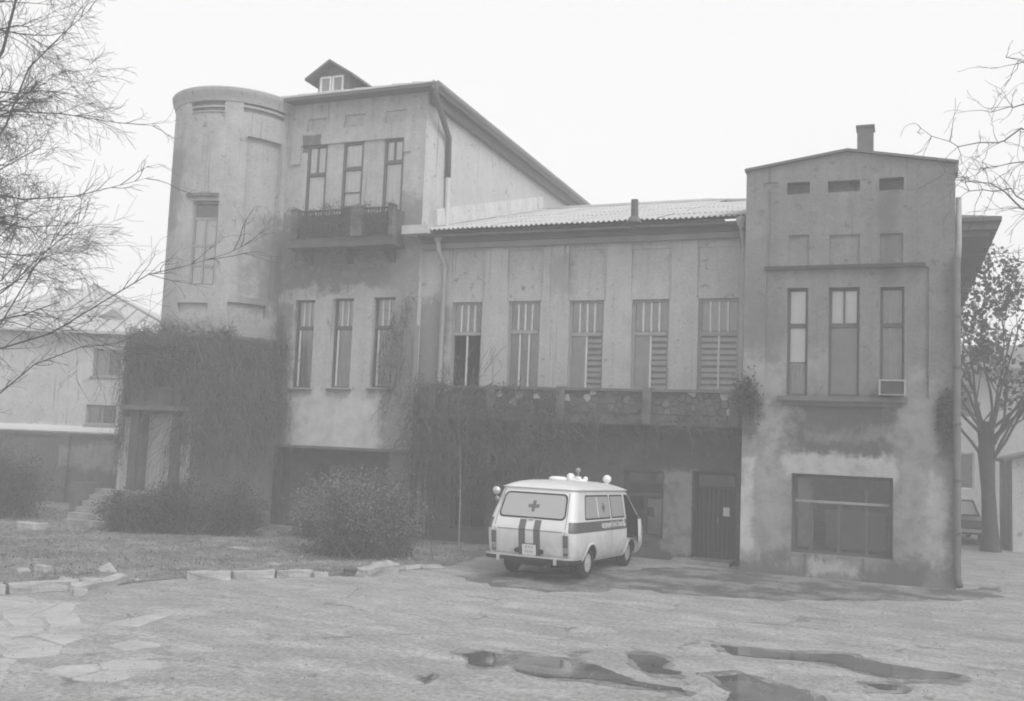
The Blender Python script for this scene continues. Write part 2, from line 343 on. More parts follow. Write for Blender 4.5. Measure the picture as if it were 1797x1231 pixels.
def link(name, me, mat, parent=None, smooth=False):
    if mat is not None and not me.materials: me.materials.append(M[mat] if isinstance(mat, str) else mat)
    if smooth: me.polygons.foreach_set('use_smooth', [True] * len(me.polygons))
    o = bpy.data.objects.new(name, me); COL.objects.link(o)
    if parent is not None:
        o.parent = parent
        r = parent
        while r.parent is not None: r = r.parent
        if r.get('_world'): 
            pl = WLOC(parent)
            o.matrix_parent_inverse = Matrix.Translation(-pl)
    return o
def WLOC(o):
    v = Vector(o.location)
    if o.parent is not None: v = v + (o.matrix_parent_inverse.translation if o.parent else Vector()) + WLOC(o.parent)
    return v
def tag(o, label, cat=None, group=None, kind=None):
    if label: o['label'] = label
    if cat: o['category'] = cat
    if group: o['group'] = group
    if kind: o['kind'] = kind
    return o
def thing(name, label, cat, loc=(0, 0, 0), rz=0.0, group=None, world=False):
    """an Empty at the thing's base; world=True: its parts are modelled in world coordinates"""
    o = bpy.data.objects.new(name, None); COL.objects.link(o); o.empty_display_size = 0.3
    o.location = loc; o.rotation_euler = (0, 0, rz); tag(o, label, cat, group)
    if world: o['_world'] = 1
    return o
def fastmesh(name, V, Q, mat, parent=None):
    me = bpy.data.meshes.new(name); V = np.asarray(V, np.float32); Q = np.asarray(Q, np.int32); k = Q.shape[1]
    me.vertices.add(len(V)); me.vertices.foreach_set('co', V.ravel())
    me.loops.add(Q.size); me.loops.foreach_set('vertex_index', Q.ravel())
    me.polygons.add(len(Q)); me.polygons.foreach_set('loop_start', np.arange(0, Q.size, k, dtype=np.int32))
    me.update(calc_edges=True)
    return link(name, me, mat, parent)
def leaves(name, C, size, mat, parent=None, bias=None, aspect=0.55):
    """one small leaf (a bent pair of triangles as a quad) at each centre"""
    N = len(C); sz = size * (0.6 + 0.8 * rng.random(N))[:, None]
    a = rng.normal(size=(N, 3)); 
    if bias is not None: a = a + bias
    a /= np.linalg.norm(a, axis=1)[:, None]; b = rng.normal(size=(N, 3)); b -= a * (a * b).sum(1)[:, None]; b /= np.linalg.norm(b, axis=1)[:, None]
    c = np.cross(a, b)
    V = np.stack([C - a * sz, C + b * sz * aspect + c * sz * 0.15, C + a * sz, C - b * sz * aspect + c * sz * 0.15], 1).reshape(-1, 3)
    return fastmesh(name, V, np.arange(4 * N).reshape(N, 4), mat, parent)
def strands(name, L, mat, parent=None, n=3):
    """many thin tubes as one mesh: L = list of (points Kx3, radii K)"""
    V, Q = [], []; k0 = 0
    for pts, rad in L:
        pts = np.asarray(pts, float); K = len(pts)
        d = np.gradient(pts, axis=0); d /= np.linalg.norm(d, axis=1)[:, None] + 1e-9
        a = np.where(np.abs(d[:, 2:3]) < 0.9, np.array([[0, 0, 1.0]]), np.array([[1.0, 0, 0]]))
        u = np.cross(d, a); u /= np.linalg.norm(u, axis=1)[:, None] + 1e-9; v = np.cross(d, u)
        rad = np.asarray(rad, float)[:, None]
        for k in range(n):
            t = 2 * math.pi * k / n; V.append((pts + (u * math.cos(t) + v * math.sin(t)) * rad))
        # ring-major indices: block k holds K points
        for k in range(n):
            k2 = (k + 1) % n; i = np.arange(K - 1)
            Q.append(np.stack([k0 + k * K + i, k0 + k2 * K + i, k0 + k2 * K + i + 1, k0 + k * K + i + 1], 1))
        k0 += n * K
    return fastmesh(name, np.concatenate(V), np.concatenate(Q), mat, parent)

def relief(name, mat, parent, u0, u1, z0, z1, regions, mp, du=None, T=0.32, smooth=False):
    """a wall face with openings (depth None) and sunk (+) or proud (-) fields: one surface with real reveals"""
    us = {round(u0, 4), round(u1, 4)}; zs = {round(z0, 4), round(z1, 4)}
    for (a, b, c, d, _) in regions:
        for q in (a, b):
            if u0 < q < u1: us.add(round(q, 4))
        for q in (c, d):
            if z0 < q < z1: zs.add(round(q, 4))
    us = sorted(us); zs = sorted(zs)
    if du:
        n2 = []
        for a, b in zip(us[:-1], us[1:]):
            k = max(1, int(math.ceil((b - a) / du))); n2 += [a + (b - a) * i / k for i in range(k)]
        us = n2 + [us[-1]]
    nu, nz = len(us) - 1, len(zs) - 1
    D = [[0.0] * nz for _ in range(nu)]
    for i in range(nu):
        cu = (us[i] + us[i + 1]) / 2
        for j in range(nz):
            cz = (zs[j] + zs[j + 1]) / 2
            for (a, b, c, d, dep) in regions:
                if a - 1e-6 < cu < b + 1e-6 and c - 1e-6 < cz < d + 1e-6: D[i][j] = dep
    mb = MB()
    dd = lambda q: T if q is None else q
    for i in range(nu):
        for j in range(nz):
            q = D[i][j]
            if q is not None:
                mb.add([mp(us[i], zs[j], q), mp(us[i + 1], zs[j], q), mp(us[i + 1], zs[j + 1], q), mp(us[i], zs[j + 1], q)], [(0, 1, 2, 3)])
            e = dd(q)
            if i + 1 < nu and dd(D[i + 1][j]) != e:
                g = dd(D[i + 1][j]); U = us[i + 1]
                mb.add([mp(U, zs[j], e), mp(U, zs[j], g), mp(U, zs[j + 1], g), mp(U, zs[j + 1], e)], [(0, 1, 2, 3)])
            if j + 1 < nz and dd(D[i][j + 1]) != e:
                g = dd(D[i][j + 1]); Zc = zs[j + 1]
                mb.add([mp(us[i], Zc, e), mp(us[i + 1], Zc, e), mp(us[i + 1], Zc, g), mp(us[i], Zc, g)], [(0, 1, 2, 3)])
    return mb.build(name, mat, parent, recalc=False)

# =================================================================== GROUND
mb = MB(); mb.add([(-400, -120, 0), (400, -120, 0), (400, 600, 0), (-400, 600, 0)], [(0, 1, 2, 3)])
tag(mb.build('ground', 'ground', recalc=False), 'dusty cracked asphalt yard in front of the building', kind='structure')

def ragged(pix, step=0.25, amp=0.10, zlev=0.0, seed=1.0):
    P3 = [onZ(x, y, 0) for x, y in pix]; out = []
    for a, b in zip(P3, P3[1:] + P3[:1]):
        k = max(1, int(np.linalg.norm(b - a) / step))
        for i in range(k):
            p = a + (b - a) * i / k
            q = mnoise.noise_vector(Vector((p[0] * 2.1 + seed, p[1] * 2.1, seed))) * amp + mnoise.noise_vector(Vector((p[0] * 7 + seed, p[1] * 7, seed))) * amp * 0.4
            out.append((p[0] + q.x, p[1] + q.y, zlev))
    return out
def sheet(name, pts, mat, feather=0.0):
    bm = bmesh.new(); vs = [bm.verts.new(p) for p in pts]; f = bm.faces.new(vs); f.normal_update()
    if feather:
        if f.normal.z < 0: f.normal_flip()
        outer = set(vs); bmesh.ops.inset_region(bm, faces=[f], thickness=feather, use_even_offset=False); lay = bm.verts.layers.float.new('edge')
        for v in bm.verts: v[lay] = 0.0 if v in outer else 1.0; v.co.z = pts[0][2]
    bmesh.ops.triangulate(bm, faces=bm.faces[:])
    if bm.faces and sum(q.normal.z for q in bm.faces) < 0: bmesh.ops.reverse_faces(bm, faces=bm.faces)
    me = bpy.data.meshes.new(name); bm.to_mesh(me); bm.free(); return link(name, me, mat)
LAWN = [(-180, 1045), (0, 1033), (215, 1026), (330, 1014), (480, 1011), (575, 1011), (640, 1010), (700, 1002), (790, 993), (850, 975), (950, 966), (1010, 950)]
lp = ragged(LAWN, 0.3, 0.08, 0.012)
far = [(-9.0, 23.7, .012), (-16, 26, .012), (-24, 30, .012), (-34, 33, .012), (-40, 25, .012), (-30, 12, .012)]
n_last = len([1 for _ in lp])
# drop the closing run of ragged points (last pixel back to first) and close it behind instead
k_close = max(1, int(np.linalg.norm(onZ(*LAWN[0]) - onZ(*LAWN[-1])) / 0.3))
lp = lp[:-k_close + 1]
tag(sheet('lawn', lp + far, 'earth'), 'patchy lawn of earth, thin grass and leaf litter behind the kerb stones', kind='structure')
tag(sheet('pavement', ragged([(1010, 1003), (1110, 998), (1200, 995), (1300, 1003), (1480, 1020), (1680, 1037), (1760, 1030), (1760, 1048), (1640, 1056), (1450, 1054), (1250, 1048), (1120, 1035), (1000, 1040), (870, 1030), (800, 1010), (900, 1004)], 0.12, 0.30, 0.006, 3.0), 'apron', .22),  # darker asphalt tone in a feathered strip at the wall foot
    'darker strip of asphalt along the foot of the building', kind='structure')
PUD = [[(905, 1150), (960, 1155), (1030, 1165), (1090, 1185), (1115, 1195), (1195, 1208), (1190, 1214), (1110, 1203), (1040, 1195), (960, 1190), (915, 1178), (900, 1165)],
       [(1100, 1150), (1150, 1150), (1175, 1160), (1165, 1175), (1205, 1182), (1190, 1185), (1140, 1181), (1120, 1170)],
       [(810, 1147), (850, 1145), (890, 1152), (870, 1171), (840, 1170)],
       [(1265, 1133), (1320, 1140), (1400, 1147), (1480, 1150), (1540, 1164), (1690, 1185), (1660, 1193), (1560, 1191), (1510, 1180), (1470, 1167), (1380, 1158), (1290, 1150)],
       [(1250, 1187), (1300, 1185), (1340, 1200), (1420, 1213), (1440, 1240), (1265, 1240), (1285, 1215)],
       [(1525, 1201), (1578, 1202), (1572, 1211), (1538, 1211)],
       [(730, 1191), (760, 1186), (748, 1198)], [(1000, 1148), (1020, 1147), (1014, 1154)]]
PL = ['long dark puddle slanting across the yard', 'small forked puddle beside the long dark puddle', 'oval puddle on the bare asphalt', 'long bent puddle on the pavilion side of the yard',
      'wide shallow puddle cut by the picture edge', 'short flat puddle on its own', 'tiny puddle in a small hollow', 'tiny puddle above the long dark puddle']
for i, p in enumerate(PUD):
    cx_, cy_ = sum(q[0] for q in p) / len(p), sum(q[1] for q in p) / len(p)
    ring_ = [(cx_ + (x - cx_) * 1.10 + (8 if x > cx_ else -8), cy_ + (y - cy_) * 1.2 + (3 if y > cy_ else -3)) for x, y in p]
    tag(sheet('damp_margin', ragged(ring_, 0.05, 0.16, 0.0042 + .00035 * i, 29.0 + i), 'damp', .13), 'damp dark asphalt round the edge of a puddle', kind='structure')
    tag(sheet('puddle', ragged(p, 0.04, 0.10, 0.008 + .0003 * i, 9.0 + i), 'puddle', .06), PL[i], kind='structure')

# crazy paving: each stone a plate
def clip(poly, p, nx, ny):
    out = []
    for a, b in zip(poly, poly[1:] + poly[:1]):
        da = (a[0] - p[0]) * nx + (a[1] - p[1]) * ny; db = (b[0] - p[0]) * nx + (b[1] - p[1]) * ny
        if da <= 0: out.append(a)
        if (da < 0) != (db < 0) and abs(da - db) > 1e-9:
            t = da / (da - db); out.append((a[0] + (b[0] - a[0]) * t, a[1] + (b[1] - a[1]) * t))
    return out
pav = sheet('paving', ragged([(-120, 1068), (160, 1074), (260, 1090), (420, 1120), (560, 1165), (520, 1260), (-120, 1260)], 0.3, 0.12, 0.004, 5.0), 'apron')
pav.data.materials[0] = M['ground']
tag(pav, 'crazy paving of irregular pale flagstones at the edge of the yard', kind='structure')
PQ = [onZ(x, y)[:2] for x, y in [(-120, 1068), (160, 1074), (260, 1090), (420, 1120), (560, 1165), (520, 1260), (-120, 1260)]]
x0, x1 = min(p[0] for p in PQ), max(p[0] for p in PQ); y0, y1 = min(p[1] for p in PQ), max(p[1] for p in PQ)
def inside(p, poly):
    c = False
    for a, b in zip(poly, poly[1:] + poly[:1]):
        if (a[1] > p[1]) != (b[1] > p[1]) and p[0] < (b[0] - a[0]) * (p[1] - a[1]) / (b[1] - a[1]) + a[0]: c = not c
    return c
seeds = []
for _ in range(6000):
    p = (x0 + (x1 - x0) * rng.random(), y0 + (y1 - y0) * rng.random())
    if inside(p, PQ) and all((p[0] - q[0]) ** 2 + (p[1] - q[1]) ** 2 > rng.uniform(0.34, 0.75) ** 2 for q in seeds): seeds.append(p)
for i, s_ in enumerate(seeds):
    poly = [(s_[0] - .8, s_[1] - .8), (s_[0] + .8, s_[1] - .8), (s_[0] + .8, s_[1] + .8), (s_[0] - .8, s_[1] + .8)]
    for j, q in enumerate(seeds):
        if i != j and abs(q[0] - s_[0]) < 1.7 and abs(q[1] - s_[1]) < 1.7:
            dx, dy = q[0] - s_[0], q[1] - s_[1]; L = math.hypot(dx, dy); g = 0.018 + 0.02 * rng.random()
            poly = clip(poly, (s_[0] + dx * .5 - dx / L * g, s_[1] + dy * .5 - dy / L * g), dx, dy)
            if len(poly) < 3: break
    if len(poly) < 3 or mnoise.noise(Vector((s_[0] * .9, s_[1] * .9, 3.0))) < -.10 + .25 * max(0, (s_[0] + 9.6) / 1.5): continue
    h = 0.0055 + 0.004 * rng.random(); tl = rng.normal(size=2) * 0.006
    top = [(x + rng.normal() * .012, y + rng.normal() * .012, h + (x - s_[0]) * tl[0] + (y - s_[1]) * tl[1]) for x, y in poly]
    mb = MB(); n = len(top); mb.add([(x, y, -.01) for x, y, z in top] + [(s_[0] + (x - s_[0]) * .97, s_[1] + (y - s_[1]) * .97, z) for x, y, z in top], [tuple(range(n, 2 * n))] + [(k, (k + 1) % n, n + (k + 1) % n, n + k) for k in range(n)])
    o = mb.build('flagstone', 'flag', pav)

# =================================================================== MAIN BUILDING
YB, YM, YF = 22.81, 23.81, 23.6
XB0, XB1, XC = -3.34, 1.15, -12.3
B = thing('hospital_building', 'long weathered plaster building with round tower, vine-grown balconies and corrugated roof', 'building', (-8, 24, 0), world=True)

def bar(mb, x0, x1, z0, z1, y, t=0.05): mb.box(x0, x1, y, y + t, z0, z1)
def window(r, Y, rec=0.16, transom=None, up=1, low=1, fm='frame', fw=0.06, back=None, bm_='curtain', sill=None, upfm=None, lowrow=None, skip=()):
    """frame mesh = the part; panes, muntins, slats and curtain are its sub-parts"""
    x0, x1, z0, z1 = r; y = Y + rec
    mb = MB(); bar(mb, x0, x0 + fw, z0, z1, y, .07); bar(mb, x1 - fw, x1, z0, z1, y, .07)
    bar(mb, x0 + fw, x1 - fw, z1 - fw, z1, y, .07); bar(mb, x0 + fw, x1 - fw, z0, z0 + fw, y, .07)
    if transom: bar(mb, x0 + fw, x1 - fw, transom - .05, transom + .05, y - .02, .09)
    W = mb.build('window', fm, B)
    rows = [(z0 + fw, (transom - .05) if transom else z1 - fw, low)]
    if transom: rows.append((transom + .05, z1 - fw, up))
    for ri, (a, b, nb) in enumerate(rows):
        n = nb + 1; wx = (x1 - x0 - 2 * fw)
        for k in range(n):
            p0 = x0 + fw + wx * k / n; p1 = x0 + fw + wx * (k + 1) / n
            if k:
                mu = MB(); bar(mu, p0 - .022, p0 + .022, a, b, y + .004, .05); mu.build('muntin', upfm or fm, W)
            if (ri, k) not in skip:
                g = MB(); g.box(p0 + (.022 if k else 0), p1 - (.022 if k < n - 1 else 0), y + .03, y + .036, a, b); g.build('pane', 'glass', W)
    if lowrow:
        mu = MB(); bar(mu, x0 + fw, x1 - fw, lowrow - .015, lowrow + .015, y - .004, .04); mu.build('muntin', fm, W)
    if back == 'curtain':
        c = MB(); n = 14; vs = []
        for k in range(n + 1):
            X = x0 + .02 + (x1 - x0 - .04) * k / n
            vs += [(X, y + .075 + .02 * math.sin(k * 2.1 + x0), z0 + .02), (X, y + .075 + .02 * math.sin(k * 2.1 + x0 + .3), z1 - .02)]
        c.add(vs, [(2 * k, 2 * k + 2, 2 * k + 3, 2 * k + 1) for k in range(n)]); c.build('curtain', bm_, W, recalc=False)
    if back == 'half':
        xm_ = (x0 + x1) / 2; c = MB(); c.box(x0 + fw, xm_ - .02, y + .06, y + .065, z0 + fw, (transom or z1) - .05); c.build('curtain', 'curtaind', W)
    if back in ('slats', 'half'):
        x0s = x0; x0 = x0 if back == 'slats' else (x0 + x1) / 2 - fw + .02
        n = int(((transom or z1) - z0) / 0.15)
        for k in range(n):
            zz = z0 + .06 + k * .15 + .012 * random.uniform(-1, 1)
            c = MB(); c.hexa([(x0 + fw, y + .05, zz), (x1 - fw, y + .05, zz), (x1 - fw, y + .08, zz + .03), (x0 + fw, y + .08, zz + .03),
                              (x0 + fw, y + .05, zz + .065), (x1 - fw, y + .05, zz + .065), (x1 - fw, y + .08, zz + .095), (x0 + fw, y + .08, zz + .095)])
            c.build('slat', bm_, W)
    if back in ('slats', 'half'): x0 = x0s
    if back == 'board':
        c = MB(); c.box(x0 + fw, x1 - fw, y + .06, y + .09, z0 + fw, (transom or z1)); c.build('board', bm_, W)
    if sill:
        c = MB(); c.hexa([(x0 - .06, Y - sill, z0 - .08), (x1 + .06, Y - sill, z0 - .08), (x1 + .06, Y + rec, z0 - .06), (x0 - .06, Y + rec, z0 - .06),
                          (x0 - .06, Y - sill, z0 - .03), (x1 + .06, Y - sill, z0 - .03), (x1 + .06, Y + rec, z0 - .002), (x0 - .06, Y + rec, z0 - .002)]); c.build('sill', 'concrete', W)
    return W

# ---- pavilion on the right
flat = lambda Y: (lambda u, z, d: (u, Y + d, z))
RW = [rect(1380, 505, 1417, 696, YB), rect(1453, 504, 1508, 696, YB), rect(1544, 503, 1587, 692, YB)]
RBIG = rect(1388, 835, 1567, 977, YB)
pan = rect(1343, 472, 1630, 697, YB)
reg = [pan + (0.05,)]
reg[0] = (pan[0], pan[1], pan[2], pan[3], 0.05)
for v in [(1340, 321, 1365, 332, .03), (1381, 320, 1421, 341, .28), (1453, 317, 1509, 337, .28), (1543, 312, 1586, 334, .28), (1384, 413, 1420, 464, .045), (1455, 412, 1509, 464, .045), (1544, 410, 1585, 462, .045)]:
    r = rect(*v[:4], YB); reg.append((r[0], r[1], r[2], r[3], v[4]))
for r in RW + [RBIG]: reg.append((r[0], r[1], r[2], r[3], None))
ZT = 9.12
relief('pavilion_wall', 'pav', B, XB0, XB1, -0.05, ZT, reg, flat(YB), T=0.38)
prof = [(XB0, 9.30), (-1.09, 9.63), (XB1, 9.19)]
mb = MB(); mb.prism([(XB0, YB, ZT), (XB1, YB, ZT), (XB1, YB, 9.19), (-1.09, YB, 9.63), (XB0, YB, 9.30)], (0, .35, 0)); mb.build('gable', 'pav', B)
mb = MB()
mb.box(XB0, XB0 + .3, YB + .382, 26.2, -.05, 8.9); mb.box(XB1 - .3, XB1, YB + .382, 41, -.05, 8.55)
mb.box(XB0 + .3, XB1 - .3, YB + .382, 41, 3.7, 3.9)
mb.box(-17.5, XB1, 41, 41.3, -.05, 8.6); mb.build('side_wall', 'pav', B)
mb = MB()   # coping and roof slab that follow the shallow gable
for (a, b) in ((0, 1), (1, 2)):
    (xa, za), (xb, zb) = prof[a], prof[b]
    if a == 0: xa -= .04
    else: xb += .07
    mb.hexa([(xa, YB - .07, za + .003), (xb, YB - .07, zb + .003), (xb, 26.3, zb + .003), (xa, 26.3, za + .003), (xa, YB - .07, za + .06), (xb, YB - .07, zb + .06), (xb, 26.3, zb + .06), (xa, 26.3, za + .06)])
mb.build('pavilion_roof', 'metald', B)
mb = MB(); mb.box(XB1 + .001, XB1 + .06, YB - .05, YB + .4, 8.98, 9.19); mb.build('cornice_return', 'pav', B)
c0, c1 = onY(1505, 250, 24.6), onY(1533, 250, 24.6); ct = onY(1518, 230, 24.6)[2]
mb = MB(); mb.box(c0[0], c1[0], 24.3, 24.75, 9.0, ct); ch = mb.build('chimney', 'brick', B)
mb = MB(); mb.box(c0[0] - .03, c1[0] + .03, 24.27, 24.78, ct, ct + .05); mb.build('chimney_cap', 'brick', ch)
# drip moulding, sill ledge
r = rect(1342, 465, 1624, 472, YB); mb = MB(); mb.box(r[0], r[1], YB - .06, YB + .06, r[2] + .01, r[3]); mb.build('drip_moulding', 'iron', B)
r = rect(1364, 697, 1592, 711, YB); mb = MB(); mb.box(r[0], r[1], YB - .12, YB + .05, r[2] + .07, r[3]); mb.box(r[0] + .1, r[1] - .1, YB - .05, YB + .05, r[2] - .03, r[2] + .07); mb.build('sill_ledge', 'brick', B)
for i, r in enumerate(RW):
    tz = onY(1480, 570, YB)[2]
    if i == 2: window(r, YB + .05, .14, tz, 0, 0, 'framed', .05, 'curtain', 'curtaind')
    elif i == 1: window(r, YB + .05, .14, tz, 1, 0, 'framed', .06, 'board', 'board')
    else: window(r, YB + .05, .14, tz, 0, 0, 'framed', .06, 'curtain', 'curtaind', lowrow=onY(1398, 636, YB)[2])
W1b = MB(); r = RW[1]; W1b.box(r[0] + .07, r[1] - .07, YB + .25, YB + .26, onY(1480, 566, YB)[2], r[3] - .06); W1b.build('curtain', 'curtain', B)
r = RW[0]; q = MB(); q.box(r[0] + .07, r[1] - .07, YB + .235, YB + .24, r[2] + .75, r[3] - .06); q.build('curtain', 'curtain', B)
# big ground-floor window
x0_, x1_, z0_, z1_ = RBIG; tz = onY(1480, 884, YB)[2]
mb = MB(); y = YB + .22
bar(mb, x0_, x0_ + .07, z0_, z1_, y, .08); bar(mb, x1_ - .07, x1_, z0_, z1_, y, .08); bar(mb, x0_ + .07, x1_ - .07, z1_ - .07, z1_, y, .08); bar(mb, x0_ + .07, x1_ - .07, z0_, z0_ + .07, y, .08)
Wb = mb.build('window', 'framed', B)
xa, xb = onY(1423, 900, YB)[0], onY(1520, 900, YB)[0]
for (X, a, b) in ((xa, z0_, z1_), (xb, z0_, z1_), ((xa + xb) / 2, z0_, tz)):
    mu = MB(); bar(mu, X - .035, X + .035, a + .07, (b - .07) if b == z1_ else b - .03, y + .006, .06); mu.build('muntin', 'framed', Wb)
mu = MB(); bar(mu, x0_ + .07, x1_ - .07, tz - .03, tz + .03, y - .01, .06); mu.build('transom', 'frame', Wb)
for (a, b) in ((x0_ + .07, xa - .035), (xa + .035, xb - .035), (xb + .035, x1_ - .07)):
    for (c, d) in ((z0_ + .07, tz - .03), (tz + .03, z1_ - .07)):
        g = MB(); g.box(a, b, y + .03, y + .036, c, d); g.build('pane', 'glass', Wb)
q = MB(); q.box(x0_ + .1, xa - .02, y + .3, y + .32, z0_ + .1, z1_ - .1); q.build('curtain', 'frame', Wb)
q = MB(); q.box(xa + .25, x1_ - .15, y + .9, y + 1.0, z0_ + .05, tz - .2); q.build('cupboard', 'framed', Wb)

# ---- rear right body: hipped roof with deep eaves
ze = 8.68; xo = 2.34
mb = MB(); ridge = 10.0
A = [(-6.0, 25.9, ze), (xo, 25.9, ze), (xo, 41.6, ze), (-6.0, 41.6, ze)]
mb.add(A + [(-2.0, 30, ridge), (-2.0, 37.5, ridge)], [(0, 1, 4), (1, 2, 5, 4), (2, 3, 5), (3, 0, 4, 5)])
mb.add([(a, b, c - .10) for a, b, c in A] , [(0, 1, 2, 3)]); mb.add(A + [(a, b, c - .10) for a, b, c in A], [(i, (i + 1) % 4, 4 + (i + 1) % 4, 4 + i) for i in range(4)])
mb.build('rear_roof', 'fascia', B)
mb = MB(); mb.box(1.2, xo - .10, 25.97, 26.05, ze - .30, ze - .105); mb.box(1.2, xo - .25, 26.06, 41, ze - .45, ze - .105); mb.build('eaves_boarding', 'fascia', B)

# ---- middle wing
WIN = [rect(789, 530, 844, 684, YM), rect(889, 528, 946, 684, YM), rect(996, 527, 1058, 685, YM), rect(1107, 525, 1173, 686, YM), rect(1224, 523, 1296, 688, YM)]
PANEL = [rect(797, 441, 847, 500, YM), rect(891, 439, 953, 497, YM), rect(998, 438, 1060, 495, YM), rect(1109, 436, 1175, 494, YM), rect(1226, 432, 1298, 492, YM)]
reg = [(r[0] - .04, min(r[1] + .04, XB0 - .02), r[3] - .01, 7.95, .05) for r in WIN] + [(r[0], min(r[1], XB0 - .05), r[2], r[3], .085) for r in PANEL] + [(r[0], r[1], r[2], r[3], None) for r in WIN]
relief('wing_wall', 'mid', B, XC, XB0, 3.45, 8.2, reg, flat(YM), T=0.35)
GW = rect(1094, 826, 1164, 944, YM); GD = rect(1213, 829, 1291, 995, YM)
GW2 = rect(790, 835, 850, 930, YM)
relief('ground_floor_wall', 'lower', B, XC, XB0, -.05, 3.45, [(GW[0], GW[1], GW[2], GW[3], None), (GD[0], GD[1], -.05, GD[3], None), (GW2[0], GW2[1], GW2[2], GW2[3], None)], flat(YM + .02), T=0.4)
mb = MB(); mb.box(XC, XB0, YM + .42, 41, 3.5, 3.7); mb.box(XC, XB0, 30, 30.2, -.05, 3.5); mb.box(XC, XB0, 28, 28.2, 3.7, 8.6); mb.build('floor', 'concrete', B)
tzs = [585, 582, 586, 585, 585]
for i, r in enumerate(WIN):
    tz = onY((789 + i * 110), tzs[i], YM)[2]
    back, bmt = [(None, None), ('curtain', 'curtaind'), ('half', 'blind'), ('half', 'blind'), ('slats', 'blind')][i]
    window(r, YM, .12, tz, 3, 1 if i != 1 else 2, 'frame', .07, back, bmt, upfm='framel', skip=((0, 0), (0, 1)) if i == 0 else ())
    q = MB(); q.box(r[0] + .08, r[1] - .08, YM + .165, YM + .18, tz + .08, r[3] - .06); q.build('curtain', 'curtaind', B)
window(GW, YM + .02, .2, onY(1128, 868, YM)[2], 0, 1, 'framed', .07, None, None)
q = MB(); r = GW; q.box(r[0] + .55, r[1] - .1, YM + .30, YM + .31, r[2] + .05, r[2] + .95); q.build('curtain', 'curtaind', B)
window(GW2, YM + .02, .2, None, 0, 1, 'framed', .06)
# doorway with double plank door standing back in it
dx = (GD[1] - GD[0]); mb = MB(); y = YM + .38
mb.box(GD[0], GD[0] + .08, y - .05, y + .08, 0, GD[3]); mb.box(GD[1] - .08, GD[1], y - .05, y + .08, 0, GD[3]); mb.box(GD[0] + .08, GD[1] - .08, y - .05, y + .08, GD[3] - .08, GD[3]); mb.box(GD[0] + .08, GD[1] - .08, y - .04, y + .07, GD[3] - .42, GD[3] - .36)
D0 = mb.build('door', 'wood', B)
nb = 8
for k in range(nb):
    a = GD[0] + .08 + (dx - .16) * k / nb; q = MB(); q.box(a + .006, a + (dx - .16) / nb - .006, y, y + .04 + .006 * (k % 2), .02, GD[3] - .42); q.build('plank', 'wood', D0)
q = MB(); q.box(GD[0] + .1, GD[1] - .1, y + .02, y + .026, GD[3] - .36, GD[3] - .09); q.build('pane', 'glass', D0)
q = MB(); q.tube([(GD[0] + dx * .55, y - .05, .95), (GD[0] + dx * .55, y - .05, 1.1)], .015, 6); q.build('handle', 'zinc', D0)
r = rect(1262, 892, 1277, 908, YM); q = MB(); q.box(r[0] + .05, r[1], y - .09, y - .055, r[2], r[3]); q.build('notice', 'plate', B)
q = MB(); q.box(GD[0] - .35, GD[1] - .05, YM - .55, YM + .3, -.03, .10); q.build('doorstep', 'concl', B)
# eaves: soffit, cornice boards
mb = MB(); mb.box(XC + .05, XB0 - .01, 23.32, YM + .4, 8.20, 8.26); mb.build('soffit', 'fascia', B)
mb = MB(); mb.box(XC + .02, XB0 - .01, YM - .13, YM - .003, 7.93, 8.197); mb.build('cornice', 'fascial', B)
mb = MB(); mb.box(XC + .02, XB0 - .01, YM - .20, YM - .132, 8.08, 8.196); mb.build('cornice', 'fascia', B)
# corrugated roof: each sheet its own piece
E0 = np.array([0, 23.24, 8.36]); E1 = np.array([0, 33.7, 11.42]); SL = np.linalg.norm(E1 - E0); SD = (E1 - E0) / SL; SN = np.array([0, -SD[2], SD[1]])
mb = MB(); mb.add([(XC, *(E0 - SN * .07)[1:]), (XB0, *(E0 - SN * .07)[1:]), (XB0, *(E0 + SD * SL * .72 - SN * .07)[1:]), (-6.3, *(E1 - SN * .07)[1:]), (XC, *(E1 - SN * .07)[1:])], [(0, 1, 2, 3, 4)])
mb.add([(XC, *(E1 - SN * .07)[1:]), (-6.3, *(E1 - SN * .07)[1:]), (XB0, 41, 9), (XC, 41, 9)], [(0, 1, 2, 3)])
roof = mb.build('wing_roof', 'slate', B, recalc=False)
ncol = 8; cw = (XB0 - XC) / ncol; rows = 6; rl = SL / rows
def corr_mesh(wd, ln, pitch=.14, amp=.026):
    nw = int(round(wd / pitch)) * 4; vs = []; fs = []
    for j, (s_, off) in enumerate(((0, 0), (ln + .10, -.012))):
        for k in range(nw + 1):
            x = (wd + .03) * k / nw; vs.append((x, s_, amp * math.sin(2 * math.pi * x / pitch) + off))
    for j, (s_, off) in enumerate(((0, -.012), (ln + .10, -.024))):
        for k in range(nw + 1):
            x = (wd + .03) * k / nw; vs.append((x, s_, amp * math.sin(2 * math.pi * x / pitch) + off))
    n = nw + 1
    for k in range(nw): fs += [(k, k + 1, n + k + 1, n + k), (2 * n + k, 3 * n + k, 3 * n + k + 1, 2 * n + k + 1), (k, 2 * n + k, 2 * n + k + 1, k + 1)]
    me = bpy.data.meshes.new('roof_sheet'); me.from_pydata(vs, [], fs); me.materials.append(M['slate']); return me
cm = corr_mesh(cw, rl)
